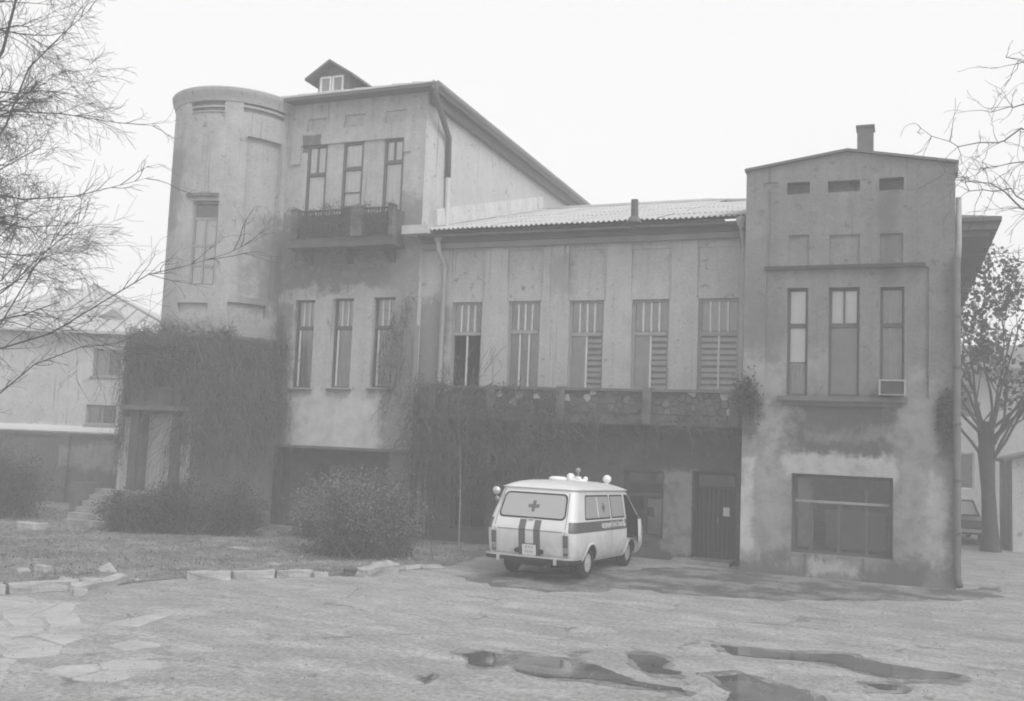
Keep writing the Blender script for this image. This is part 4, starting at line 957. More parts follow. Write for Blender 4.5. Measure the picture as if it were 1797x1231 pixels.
def blob(C, R, N, power=.45, ncl=60):
    """points through a crown's volume in uneven clumps"""
    c = rng.normal(size=(ncl, 3)); c /= np.linalg.norm(c, axis=1)[:, None]; c *= (rng.random(ncl) ** power)[:, None]
    i = rng.integers(0, ncl, N); p = c[i] + rng.normal(size=(N, 3)) * .15
    p = p * np.array(R) + np.array(C); return p[p[:, 2] > .02]
def bush(label, c, R, N, leaf=.035, mat='leafbush', tw=170, group=None, pw=.4, ncl=120, name='bush'):
    b = thing(name, label, 'bush', (c[0], c[1], 0), group=group)
    out = []
    for _ in range(tw):
        d = rng.normal(size=3); d[2] = abs(d[2]) + .5; d = nrm(d) * np.array(R) * np.array([1, 1, 1.9]) * rng.uniform(.6, 1.02)
        p0 = np.array([rng.normal() * R[0] * .3, rng.normal() * R[1] * .3, 0]); md = p0 * .6 + d * .5 + rng.normal(size=3) * .06
        out.append((np.array([p0, md, d + rng.normal(size=3) * .05]), [.014, .009, .004]))
    for _ in range(tw // 2):
        d = rng.normal(size=3); d[2] = abs(d[2]) * .9 + .1; d = nrm(d); q0 = d * np.array(R) * np.array([.8, .8, 1.5]) * rng.uniform(.6, 1.0)
        grow(q0, d + rng.normal(size=3) * .35 + np.array([0, 0, .25]), rng.uniform(.2, .5), .007, 1, out, .7, 0, (2, 4), .2, .6, .0028)
    strands('stems', out, 'twig', b)
    leaves('foliage', blob((0, 0, R[2] * .95), R, N, pw, ncl), leaf, mat, b); return b
bush('round clipped bush standing behind the tilted kerb block', (-11.45, 19.75, 0), (1.5, 1.3, 1.0), 19000, .026, ncl=260, tw=520)
bush('wide dark bush in front of the porch door', (-17.6, 20.55, 0), (1.2, .75, .72), 7000, .028, 'leafvine', tw=280)
bush('tall ragged bush under the tower beside the porch door', (-16.1, 21.2, 0), (.9, .65, .72), 4500, .028, 'leafvine', tw=240)
bush('low spreading bush at the head of the steps', (-18.5, 19.95, 0), (.9, .5, .56), 6000, .028, 'leafvine', tw=280)
bush('dark tangled bush on the far side of the steps', (-23.7, 20.6, 0), (1.4, 1.0, .95), 8000, .028, 'leafvine', tw=400)
bush('thicket growing along the garden wall', (-25.6, 21.5, 0), (2.3, 1.2, 1.1), 9000, .03, 'leafvine', tw=420)
bush('small bush at the foot of the bay', (-14.3, 22.3, 0), (.8, .6, .5), 5000, .03, 'leafbush')

def vine(label, runs, N, leaf, LN, mat='twig', lm='leafvine', loc=(0, 0, 0), rad=.006, wander=.06):
    """runs: (p0, p1, drop, outward, n): strands that start along p0-p1 and hang down by drop"""
    v = thing('climbing_vine', label, 'vine', loc, world=True); out = []; cents = []
    tot = sum(r[4] for r in runs)
    for (p0, p1, drop, outw, n) in runs:
        p0, p1, ow = np.array(p0, float), np.array(p1, float), np.array(outw, float)
        for _ in range(n):
            s = p0 + (p1 - p0) * rng.random() + np.array([0, 0, -drop * rng.random() ** 1.3 * .6]); L = drop * rng.uniform(.15, .65); K = 6
            pts = [s + ow * rng.uniform(.1, .9)]; side = rng.normal() * .5
            for k in range(K):
                st = np.array([side * .25 * abs(rng.normal()), 0, -1.0]) * L / K
                tang = nrm(p1 - p0); st = tang * side * L / K * .5 + np.array([0, 0, -L / K]) * rng.uniform(.1, 1.3) + rng.normal(size=3) * wander + ow * rng.normal() * .08
                pts.append(pts[-1] + st)
            pts = np.array(pts); pts[:, 2] = np.maximum(pts[:, 2], .02)
            out.append((pts, np.linspace(rad * rng.uniform(.7, 2.0), rad * .5, K + 1))); cents.append(pts)
    for _ in range(tot // 5):       # wiry side shoots standing off the mass
        c = cents[int(rng.integers(0, len(cents)))]; q0 = c[int(rng.integers(0, 3))]
        grow(q0, nrm(rng.normal(size=3) * np.array([1, .5, .7]) + np.array([0, -.5, .25])), rng.uniform(.25, .7), rad, 1, out, .7, .05, (1, 3), .25, .6, .003)
    strands('stems', out, mat, v)
    P = np.concatenate(cents); C = P[rng.integers(0, len(P), LN)] + rng.normal(size=(LN, 3)) * .06
    C = C[C[:, 2] > .03]; leaves('foliage', C, leaf, lm, v); return v
PF = PY - .05
vine('thick curtain of vine hanging over the porch below the round tower',
     [((PX0 + .1, PY + .45, PZ), (PX0 + .5, PF, PZ), 4.6, (-.12, -.12, .05), 240), ((PX0 + .5, PF, PZ), (dxb + .3, PF, PZ + .05), 1.9, (0, -.28, .12), 560)]
     + [((TX + PR * math.sin(u), TY - PR * math.cos(u) - .02, PZ), (TX + PR * math.sin(u + .27), TY - PR * math.cos(u + .27) - .02, PZ + .05), 4.9, (.28 * math.sin(u + .13), -.28 * math.cos(u + .13), .12), 240) for u in np.arange(.12, 1.45, .27)]
     + [((PX0, PY + .4, PZ + .12), (TX, PY + .3, PZ + .15), .5, (0, -.3, .25), 180), ((TX, PY + .25, PZ + .12), (TX + PR * .75, TY - PR * .72, PZ + .15), .5, (0, -.2, .25), 150)], 0, .024, 8000, loc=(-19.0, 21.4, 0), rad=.008)
vine('tangled vine smothering the far end of the long balcony and the wall below it',
     [((xl - .3, YP - .05, 4.4), (onY(985, 700, YP)[0], YP - .05, 4.1), 3.0, (0, -.30, -.05), 430), ((xl - .4, YF - .1, 4.6), (-11.6, YF - .25, 4.2), 4.0, (0, -.3, -.1), 190),
      ((-11.9, YM - .25, 3.3), (-8.6, YM - .3, 3.2), 3.2, (0, -.4, 0), 220), ((-8.6, YP, 3.5), (-3.6, YP, 3.45), .6, (0, -.15, .05), 120)], 0, .022, 3600, rad=.007, wander=.12, loc=(-10.5, 22.9, 0))
vine('dry vine stems creeping over the corner of the bay wall', [((-13.4, YF - .03, 5.6), (-12.4, YF - .13, 6.8), 3.4, (0, -.05, 0), 90)], 0, .024, 500, loc=(-13, 23.5, 0))
vine('dry vine stems creeping up the bay wall next to the porch', [((-16.75, YF - .03, 6.4), (-16.4, YF - .03, 5.2), 3.6, (0, -.08, 0), 120)], 0, .024, 500, loc=(-17, 23.5, 0))
vine('dry creeper tangled over the railing of the upper balcony', [((bx0 + .1, YQ - .02, bt + .05), (bx1, YQ - .02, bt + .05), 1.0, (0, -.10, .04), 170), ((bx0, YQ, bb - .1), (bx1, YQ, bb - .1), .9, (0, .2, 0), 60)], 0, .024, 1500, loc=(-14.3, 22.7, 8), rad=.006, wander=.08)
tuft = thing('climbing_vine', 'dark tuft of vine hanging on the pavilion corner at balcony level', 'vine', (XB0, YB - .1, 3.9))
leaves('foliage', rng.normal(size=(1700, 3)) * np.array([.13, .09, .22]) + np.array([.1, 0, .08]), .032, 'leafvine', tuft)
strands('stems', [(np.array([[.1, .08, .1], [.1 + rng.normal() * .1, -.05, .0], [.1 + rng.normal() * .22, -.1, -.2 + rng.normal() * .25]]), [.01, .008, .004]) for _ in range(60)], 'twig', tuft)
tuft = thing('climbing_vine', 'dark tuft of vine beside the downpipe of the pavilion', 'vine', (.95, YB - .06, 3.75))
leaves('foliage', rng.normal(size=(900, 3)) * np.array([.09, .05, .22]) + np.array([0, 0, -.1]), .03, 'leafvine', tuft)
strands('stems', [(np.array([[0, .04, .3], [rng.normal() * .06, -.02, 0], [rng.normal() * .1, -.04, -.6 * rng.random()]]), [.009, .007, .004]) for _ in range(40)], 'twig', tuft)

# small sapling and thin stakes in front of the vine
sp = thing('sapling', 'thin bare sapling growing between the round bush and the van', 'tree', tuple(onZ(805, 962)))
out = []; grow((0, 0, 0), (.02, 0, 1), 3.6, .028, 3, out, .5, 0, (4, 6), .06, .42, .004)
strands('trunk', out[:1], 'barkl', sp, 5); strands('crown', out[1:], 'twig', sp)

# bare tree at the left
def tree_thing(label, loc): return thing('tree', label, 'tree', tuple(loc))
tl = np.array([-15.9, 12.1, 0]); T = tree_thing('bare tree with a dense nest of twigs standing beside the lawn and paving', tl)
out = []; trunk = [(np.array([[0, 0, -.1], [.05, 0, 2.0], [.0, .1, 4.2], [.15, .1, 6.5], [.2, .15, 9.0], [.3, .1, 11.5]]), [.22, .17, .15, .11, .07, .03])]
strands('trunk', trunk, 'bark', T, 8)
rightd = np.array([ROT[0, 0], ROT[1, 0], 0])
for k in range(22):
    z = rng.uniform(3.2, 11); a = rng.normal() * .9; dv = rightd * math.cos(a) + np.array([-rightd[1], rightd[0], 0]) * math.sin(a)
    dn = (4.0 - z) * .03
    grow((.1, .08, z), dv + np.array([0, 0, rng.uniform(.0, .75)]), rng.uniform(1.5, 2.6) * (1.15 - z / 22), .022, 3, out, .62, .03, (4, 6), .15, .58, .003)
for k in range(22):
    z = rng.uniform(5.6, 8.6); a = rng.normal() * .6; dv = rightd * math.cos(a) + np.array([-rightd[1], rightd[0], 0]) * math.sin(a)
    grow((.1, .08, z), dv + np.array([0, 0, rng.normal() * .5]), rng.uniform(.7, 1.2), .024, 3, out, .8, .02, (4, 6), .22, .62, .0035)
def limb(pix, D, r0, r1):
    pts = np.array([atD(x, y, D + 0.4 * i * 0) - tl for i, (x, y) in enumerate(pix)]); return (pts, np.linspace(r0, r1, len(pts)))
Dt = float((ROT.T @ (tl - CAM))[2])
for pix, a, b in [([(-60, 625), (0, 612), (90, 585), (180, 530), (260, 482), (330, 466), (400, 445), (470, 410)], .02, .003), ([(-60, 640), (0, 570), (60, 470), (110, 400), (150, 350)], .02, .004),
                  ([(-50, 720), (0, 690), (60, 640), (140, 610), (230, 600)], .02, .004), ([(-60, 190), (20, 195), (110, 200), (200, 215), (280, 222)], .02, .003),
                  ([(-60, 330), (40, 350), (130, 345), (200, 328), (270, 310)], .018, .003), ([(-60, 560), (20, 500), (70, 450), (130, 400), (160, 370)], .02, .003),
                  ([(-60, 330), (10, 220), (50, 120), (110, 60), (160, 15)], .028, .004), ([(-40, 160), (5, 90), (28, 0), (35, -60)], .035, .02)]:
    out.append(limb(pix, Dt, a, b)); P = out[-1][0]
    for i in range(1, len(P)):
        for _ in range(3):
            dd = nrm(P[i] - P[i - 1] + rng.normal(size=3) * .25); grow(P[i] - (P[i] - P[i - 1]) * rng.random(), dd, rng.uniform(.35, .9), .009, 1, out, .7, .01, (3, 5), .18, .6, .003)
strands('crown', out, 'bark', T)

# overhanging branches at the right: a tree just outside the picture
tr_ = np.array([3.4, 16.4, 0]); T2 = tree_thing('bare tree whose drooping branches reach in over the pavilion eaves', tr_)
out = []; strands('trunk', [(np.array([[0, 0, -.1], [.0, .1, 2.5], [-.1, .1, 5.0], [-.2, .2, 8.0], [-.1, .3, 10.0]]), [.26, .2, .16, .1, .04])], 'bark', T2, 8)
D2 = float((ROT.T @ (tr_ - CAM))[2])
for pix, a in [([(1990, 330), (1900, 250), (1840, 190), (1790, 170), (1745, 190)], .05), ([(1990, 330), (1900, 300), (1797, 210), (1760, 250), (1690, 250), (1620, 236)], .035),
               ([(1990, 420), (1900, 380), (1797, 372), (1740, 350), (1670, 300)], .045), ([(1990, 420), (1880, 340), (1797, 290), (1740, 255)], .04),
               ([(1990, 470), (1900, 400), (1797, 340), (1735, 325), (1670, 330)], .035), ([(1990, 300), (1900, 180), (1797, 130), (1770, 120)], .035), ([(1990, 520), (1900, 470), (1800, 455), (1730, 460)], .03)]:
    P = np.array([atD(x, y, D2) - tr_ for x, y in pix]); P[0] = np.array([-.1, .15, P[0][2] - .5]); P = P + rng.normal(size=P.shape) * np.array([.05, .30, .05])
    Pf = np.array([P[int(t)] + (P[min(int(t) + 1, len(P) - 1)] - P[int(t)]) * (t - int(t)) for t in np.linspace(0, len(P) - 1, 14)]) + rng.normal(size=(14, 3)) * .04
    out.append((Pf, np.linspace(a * .6, .004, 14)))
    for i in range(2, 14):
        for _ in range(2):
            grow(Pf[i], nrm(Pf[i] - Pf[i - 1] + rng.normal(size=3) * .55 + np.array([0, 0, -.08])), rng.uniform(.2, .5), .006, 1, out, .6, .02, (1, 3), .2, .6, .003)
for k in range(12):
    a = rng.uniform(-1.2, 1.2); dv = rightd * math.cos(a) + np.array([-rightd[1], rightd[0], 0]) * math.sin(a)
    grow((-.1, .15, rng.uniform(4, 9)), dv + np.array([0, 0, rng.uniform(.2, .9)]), rng.uniform(1.6, 2.8), .05, 3, out, .55, .02, (3, 4), .14, .6, .004)
strands('crown', out, 'twig', T2)

# pollarded tree behind the building
pb = onZ(1738, 968); T3 = tree_thing('pollarded tree with thick trunk and fan of upright shoots behind the pavilion', pb)
out = []; strands('trunk', [(np.array([[0, 0, -.1], [0, 0, .5], [-.05, 0, 1.8], [-.1, 0, 3.0], [-.05, 0, 3.9]]), [.34, .24, .20, .25, .16])], 'bark', T3, 10)
tips = []
for k in range(18):
    a = rng.uniform(0, 2 * math.pi); s = rng.uniform(.15, 1.1); grow((-.08 + .2 * math.cos(a), .2 * math.sin(a), rng.uniform(2.7, 3.8)), (math.cos(a) * s, math.sin(a) * s, 1.0), rng.uniform(2.2, 4.4), .055, 3, out, .45, 0, (2, 4), .09, .6, .008, tips)
strands('crown', out, 'bark', T3)
tp = np.array(tips); tp = tp[tp[:, 2] > 4.6]; C = tp[rng.integers(0, len(tp), 5200)] + rng.normal(size=(5200, 3)) * .12
leaves('foliage', C, .08, 'leaftree', T3, aspect=.8)

# grass and leaf litter on the lawn
LB = [(p[0], p[1]) for p in lp + far]
def scatter(N, ymax=23.5):
    out = []
    while len(out) < N:
        x, y = rng.uniform(-26, -6), rng.uniform(12, ymax)
        if inside((x, y), LB): out.append((x, y))
    return np.array(out)
g = scatter(9000); keep = np.array([mnoise.noise(Vector((x * .8, y * .8, 0))) > -.12 for x, y in g]); g = g[keep]; nb_ = 4
C = np.repeat(g, nb_, 0) + rng.normal(size=(len(g) * nb_, 2)) * .04; N = len(C); hgt = rng.uniform(.03, .11, N); ln = rng.normal(size=(N, 2)) * .03; wd = rng.normal(size=(N, 2)); wd /= np.linalg.norm(wd, axis=1)[:, None]; wd *= .005
V = np.stack([np.c_[C - wd, np.full(N, .01)], np.c_[C + wd, np.full(N, .01)], np.c_[C + ln, hgt]], 1).reshape(-1, 3)
tag(fastmesh('grass', V, np.arange(3 * N).reshape(N, 3), 'grass'), 'thin short grass growing over the lawn', 'grass', kind='stuff')
g = scatter(5200); C = np.c_[g, np.full(len(g), .03)]
tag(leaves('leaf_litter', C, .03, 'litter', None, np.array([0, 0, 0.0])), 'fallen leaves and twigs scattered over the lawn', 'leaves', kind='stuff')
g = np.array([onZ(rng.uniform(0, 1797), rng.uniform(1010, 1231)) for _ in range(1300)]); N = len(g); C = np.c_[g[:, :2], np.full(N, .012)]
tag(leaves('grit', C, .011, 'litter'), 'scattered grit and leaf scraps on the asphalt yard', 'litter', kind='stuff')

# =================================================================== AMBULANCE VAN
VX, VY, VA = -6.86, 18.385, 0.06
V = thing('ambulance_van', 'white ambulance van with dark belt stripe, open cab door and lamps on its roof', 'van', (VX, VY, 0), math.pi / 2 - VA)
# local: x forward from the rear bumper, y left, z up
LV = [(.34, .20, 4.48, .86, .10), (.42, .13, 4.58, .92, .13), (.55, .10, 4.64, .955, .15), (.80, .06, 4.66, .965, .16), (.96, .045, 4.62, .965, .17), (1.00, .05, 4.60, .962, .17),
      (1.08, .085, 4.54, .952, .17), (1.18, .13, 4.42, .938, .18), (1.42, .25, 4.13, .895, .19), (1.68, .38, 3.82, .850, .20), (1.77, .43, 3.72, .832, .21), (1.80, .43, 3.74, .842, .21), (1.82, .45, 3.70, .830, .22),
      (1.87, .56, 3.55, .755, .26), (1.92, .72, 3.30, .64, .30), (1.955, .95, 2.95, .47, .30), (1.97, 1.3, 2.55, .25, .2)]
def prof_at(z):
    for a, b in zip(LV[:-1], LV[1:]):
        if a[0] <= z <= b[0]:
            t = (z - a[0]) / (b[0] - a[0]); return [a[i] + (b[i] - a[i]) * t for i in range(1, 5)]
    return list((LV[0] if z < LV[0][0] else LV[-1])[1:])
NCOR, NSD = 6, 10
def ring(z, off=0.0):
    xr, xf, wd, rc = prof_at(z); xr -= off; xf += off; wd += off; pts = []
    def cor(cx, cy, a0):
        for k in range(NCOR + 1):
            a = a0 + math.pi / 2 * k / NCOR; pts.append((cx + rc * math.cos(a), cy + rc * math.sin(a), z))
    # start: right side going forward, front, left side going back, rear
    cor(xr + rc, -wd + rc, math.pi); base = len(pts)
    for k in range(1, NSD): pts.append((xr + rc + (xf - xr - 2 * rc) * k / NSD, -wd, z))
    cor(xf - rc, -wd + rc, -math.pi / 2)
    for k in range(1, 4): pts.append((xf, -wd + rc + 2 * (wd - rc) * k / 4, z))
    cor(xf - rc, wd - rc, 0)
    for k in range(1, NSD): pts.append((xf - rc - (xf - xr - 2 * rc) * k / NSD, wd, z))
    cor(xr + rc, wd - rc, math.pi / 2)
    for k in range(1, 4): pts.append((xr, wd - rc - 2 * (wd - rc) * k / 4, z))
    return pts
mb = MB(); rings = [ring(l[0]) for l in LV]; n = len(rings[0]); vs = [p for r in rings for p in r]; fs = []
for i in range(len(rings) - 1):
    for k in range(n): fs.append((i * n + k, i * n + (k + 1) % n, (i + 1) * n + (k + 1) % n, (i + 1) * n + k))
fs += [tuple(range(n))[::-1], tuple(range((len(rings) - 1) * n, len(rings) * n))]
mb.add(vs, fs); me = bpy.data.meshes.new('body'); me.from_pydata(mb.v, [], mb.f)
bm = bmesh.new(); bm.from_mesh(me); bmesh.ops.recalc_face_normals(bm, faces=bm.faces); bm.to_mesh(me); bm.free()
me.materials.append(M['van']); me.materials.append(M['inside'])
tmp = bpy.data.objects.new('tmp_body', me); COL.objects.link(tmp)
AX = (1.08, 3.66)
def cutter(mb):
    c = bpy.data.meshes.new('cut'); c.from_pydata(mb.v, [], mb.f); b = bmesh.new(); b.from_mesh(c); bmesh.ops.recalc_face_normals(b, faces=b.faces); b.to_mesh(c); b.free()
    c.materials.append(M['van']); c.materials.append(M['inside']); c.polygons.foreach_set('material_index', [1] * len(c.polygons))
    o = bpy.data.objects.new('cut', c); COL.objects.link(o); return o
cuts = []
for ax in AX:
    for s_ in (-1, 1):
        q = MB(); pts = [(ax + .385 * math.cos(t), s_ * .55, .30 + .40 * math.sin(t)) for t in np.linspace(0, math.pi, 17)]
        pts = [(ax + .385, s_ * .55, .1)] + pts + [(ax - .385, s_ * .55, .1)]
        q.prism(pts, (0, s_ * .6, 0)); cuts.append(cutter(q))
q = MB(); q.prism([(3.34, -1.2, .74), (3.36, -1.2, 1.70), (3.60, -1.2, 1.70), (4.20, -1.2, 1.18), (4.45, -1.2, .98), (4.47, -1.2, .74)], (0, .95, 0)); cuts.append(cutter(q))
for c in cuts:
    md = tmp.modifiers.new('b', 'BOOLEAN'); md.operation = 'DIFFERENCE'; md.solver = 'EXACT'; md.object = c
    try: md.material_mode = 'TRANSFER'
    except Exception: pass
dg = bpy.context.evaluated_depsgraph_get(); dg.update()
me2 = bpy.data.meshes.new_from_object(tmp.evaluated_get(dg)); me2.name = 'body'
for c in cuts + [tmp]: bpy.data.objects.remove(c)
bm = bmesh.new(); bm.from_mesh(me2)
for e in bm.edges:
    if len(e.link_faces) == 2 and e.calc_face_angle(0) > 0.6: e.smooth = False
for f in bm.faces: f.smooth = True
bm.to_mesh(me2); bm.free()
BODY = link('body', me2, None, V)
def wat(z): return prof_at(z)[2]
def side_plate(name, poly, mat, off=.006, th=.03, side=-1, parent=V):
    """outline (x, z) laid on the body side"""
    q = MB(); n = len(poly); a = [(x, side * (wat(z) + off), z) for x, z in poly]; b = [(x, side * (wat(z) + off - th), z) for x, z in poly]
    q.add(a + b, [tuple(range(n))] + [(i, (i + 1) % n, n + (i + 1) % n, n + i) for i in range(n)]); return q.build(name, mat, parent)
def rrect(x0, x1, z0, z1, r, sk0=0.0, sk1=0.0):
    out = []
    for (cx, cz, a0) in ((x1 - r, z1 - r, 0), (x0 + r, z1 - r, math.pi / 2), (x0 + r, z0 + r, math.pi), (x1 - r, z0 + r, 1.5 * math.pi)):
        for k in range(5):
            a = a0 + math.pi / 2 * k / 4; x, z = cx + r * math.cos(a), cz + r * math.sin(a); t = (z - z0) / (z1 - z0)
            out.append((x + (sk0 if cx < (x0 + x1) / 2 else sk1) * t, z))
    return out
def rear_plate(name, poly, mat, off=.006, th=.03, parent=V):
    q = MB(); n = len(poly); a = [(prof_at(z)[0] - off, y, z) for y, z in poly]; b = [(prof_at(z)[0] - off + th, y, z) for y, z in poly]
    q.add(a + b, [tuple(range(n))] + [(i, (i + 1) % n, n + (i + 1) % n, n + i) for i in range(n)]); return q.build(name, mat, parent)
# side windows (rubber seal, frosted glass), both sides
for s_ in (-1, 1):
    for (a, b) in ((.72, 2.28), (2.36, 3.22)):
        sk = .16 if a < 1 else 0
        W = side_plate('side_window', rrect(a, b, 1.20, 1.70, .05, sk, 0), 'black', .006, .03, s_); side_plate('pane', rrect(a + .035, b - .035, 1.235, 1.665, .04, sk, 0), 'vanglass', .010, .003, s_, W)
        if a < 1: side_plate('glass_bar', [(1.50, 1.235), (1.53, 1.235), (1.53, 1.665), (1.50, 1.665)], 'lampw_glint', .013, .008, s_, W)
        side_plate('blind', rrect(a + .035, b - .035, 1.235, 1.665, .04, sk, 0), 'steel', .0075, .002, s_, W)
    if True:
        cr = [(1.86, 1.32), (1.94, 1.40), (2.02, 1.43), (1.94, 1.46), (1.86, 1.56), (1.82, 1.46), (1.74, 1.43), (1.82, 1.40)]
        side_plate('red_cross', cr[::-1], 'vanred', .013, .004, s_)
# rear window, tailgate
RWn = rear_plate('rear_window', rrect(-.74, .74, 1.19, 1.71, .10, .05, -.05), 'black'); rear_plate('pane', rrect(-.705, .705, 1.225, 1.675, .08, .05, -.05), 'vanglass', .010, .003, RWn)
rear_plate('blind', rrect(-.705, .705, 1.225, 1.675, .08, .05, -.05), 'steel', .0075, .002, RWn)
rear_plate('red_cross', [(-.035, 1.33), (.035, 1.33), (.035, 1.405), (.12, 1.405), (.12, 1.475), (.035, 1.475), (.035, 1.55), (-.035, 1.55), (-.035, 1.475), (-.12, 1.475), (-.12, 1.405), (-.035, 1.405)], 'vanred', .013, .004)
for s_ in (-1, 1):
    zs_ = [.44, .55, .80, .96, 1.00, 1.08, 1.17]
    a, b = (s_ * .09, s_ * .235); q = MB(); q.add([(prof_at(z)[0] - .004, y, z) for z in zs_ for y in (a, b)], [(2 * k, 2 * k + 1, 2 * k + 3, 2 * k + 2) for k in range(len(zs_) - 1)]); q.build('tailgate_stripe', 'vanred', V)
# belt stripe follows the body round the rear corners
for s_ in (-1, 1):
    q = MB(); zs_ = [.955, .96, 1.00, 1.08, 1.165]; R_s = [ring(z, .004) for z in zs_]; N = len(R_s[0])
    first = NCOR + 1
    idx = list(range(1, NCOR + 1 + NSD - 3)) if s_ < 0 else None
    if s_ > 0:
        st = (NCOR + 1) * 3 + (NSD - 1) * 2 + 3; idx = list(range(st - NSD + 4, st + NCOR))
    vs = [R_s[j][k] for j in range(len(zs_)) for k in idx]; m_ = len(idx)
    q.add(vs, [(j * m_ + k, j * m_ + k + 1, (j + 1) * m_ + k + 1, (j + 1) * m_ + k) for j in range(len(zs_) - 1) for k in range(m_ - 1)]); q.build('belt_stripe', 'vanred', V, smooth=True)
side_plate('stripe_end', [(3.2, .955), (3.34, .955), (3.34, 1.0), (3.34, 1.165), (3.2, 1.165), (3.2, 1.0)], 'vanred', .005, .02)
# rain gutter round the roof edge
q = MB(); q.tube([(x, y, z) for x, y, z in ring(1.80, .012)] + [ring(1.80, .012)[0]], .014, 6, False); q.build('rain_gutter', 'van', V, smooth=True)
# lettering on the stripe (right side)
cu = bpy.data.curves.new('lettering', 'FONT'); cu.body = 'МЕДИЦИНСКАЯ ПОМОЩЬ'; cu.size = .135; cu.extrude = .002; cu.align_x = 'CENTER'; cu.space_character = 1.02
to = bpy.data.objects.new('tmp_text', cu); COL.objects.link(to); dg = bpy.context.evaluated_depsgraph_get(); dg.update()
tm = bpy.data.meshes.new_from_object(to.evaluated_get(dg)); bpy.data.objects.remove(to)
tm.name = 'lettering'; tm.materials.clear()
w_now = max(v.co.x for v in tm.vertices) - min(v.co.x for v in tm.vertices); kx = 1.55 / max(w_now, .1)
L_ = link('lettering', tm, 'lampw_glint', V)
for v in tm.vertices:
    zc = 1.015 + v.co.y; v.co = Vector((2.45 + v.co.x * kx, -(wat(zc) + .008 + v.co.z), zc))
# tail lamps
for s_ in (-1, 1):
    W = rear_plate('tail_lamp', [(s_ * .72, .48), (s_ * .85, .48), (s_ * .85, .92), (s_ * .72, .92)][::s_], 'chrome', .015, .06)
    rear_plate('lens', [(s_ * .735, .66), (s_ * .835, .66), (s_ * .835, .905), (s_ * .735, .905)][::s_], 'lampr', .022, .02, W)
    rear_plate('lens', [(s_ * .735, .58), (s_ * .835, .58), (s_ * .835, .65), (s_ * .735, .65)][::s_], 'lampo', .022, .02, W)
    rear_plate('lens', [(s_ * .735, .495), (s_ * .835, .495), (s_ * .835, .57), (s_ * .735, .57)][::s_], 'lampr', .022, .02, W)
# bumper
q = MB(); bp = [(.42, -1.0), (.16, -.985), (.03, -.93), (-.035, -.80), (-.05, 0), (-.035, .80), (.03, .93), (.16, .985), (.42, 1.0)]
for (a, b) in zip(bp[:-1], bp[1:]):
    q.hexa([(a[0], a[1], .36), (b[0], b[1], .36), (b[0] + .05, b[1] * .96, .36), (a[0] + .05, a[1] * .96, .36), (a[0], a[1], .45), (b[0], b[1], .45), (b[0] + .05, b[1] * .96, .45), (a[0] + .05, a[1] * .96, .45)])
BM = q.build('rear_bumper', 'black', V)
q = MB()
for (a, b) in zip(bp[:-1], bp[1:]):
    q.hexa([(a[0] - .006, a[1] * 1.004, .435), (b[0] - .006, b[1] * 1.004, .435), (b[0] + .12, b[1] * .95, .44), (a[0] + .12, a[1] * .95, .44), (a[0] - .006, a[1] * 1.004, .462), (b[0] - .006, b[1] * 1.004, .462), (b[0] + .12, b[1] * .95, .466), (a[0] + .12, a[1] * .95, .466)])
q.build('bumper_strip', 'chrome', BM)
for s_ in (-.62, .62): q = MB(); q.box(-.07, -.02, s_ - .03, s_ + .03, .33, .45); q.build('overrider', 'chrome', BM)
PLT = rear_plate('number_plate', [(-.15, .47), (.15, .47), (.15, .68), (-.15, .68)], 'plate', .03, .012)
rear_plate('plate_frame', [(-.165, .455), (.165, .455), (.165, .695), (-.165, .695)], 'black', .022, .012)
for (y, z, wq, hq) in ((-.06, .60, .03, .05), (0, .60, .03, .05), (.06, .60, .03, .05), (-.07, .51, .028, .055), (-.02, .51, .028, .055), (.03, .51, .028, .055), (.08, .51, .028, .055)):
    rear_plate('plate_mark', [(y - wq / 2, z), (y + wq / 2, z), (y + wq / 2, z + hq), (y - wq / 2, z + hq)], 'steel', .033, .004, PLT)
for s_ in (-.26, .26):
    q = MB(); q.lathe([(.0, -.03), (.04, -.03), (.05, .0), (.05, .06)], (.04, s_, .55), 12, axis='x'); q.build('plate_lamp', 'black', V)
for s_ in (-1, 1):
    for (xa_, z0_, z1_) in ((2.32, .40, 1.18), (3.345, .74, 1.70)):
        zz_ = np.linspace(z0_, z1_, 6); q = MB(); q.add([(xa_ + dx_, s_ * (wat(z) + .0065), z) for z in zz_ for dx_ in (-.006, .006)], [(2 * k, 2 * k + 1, 2 * k + 3, 2 * k + 2) for k in range(5)]); q.build('panel_gap', 'black', V)
    zz_ = np.linspace(.46, 1.74, 14); q = MB(); q.add([(prof_at(z)[0] - .005, s_ * (.765 - .045 * max(0, (z - 1.18) / .5)) + dy_, z) for z in zz_ for dy_ in (-.005, .005)], [(2 * k, 2 * k + 1, 2 * k + 3, 2 * k + 2) for k in range(13)]); q.build('panel_gap', 'black', V)
    for xh in (2.22, 2.6): q = MB(); q.box(xh, xh + .13, s_ * .965 - .012, s_ * .965 + .012, 1.115, 1.14); q.build('door_handle', 'chrome', V)
q = MB(); q.box(prof_at(.965)[0] - .006, prof_at(.965)[0], -.71, .71, .960, .970); q.build('panel_gap', 'black', V)
q = MB(); q.box(.09, .13, -.06, .06, 1.175, 1.2); q.build('tailgate_handle', 'chrome', V)
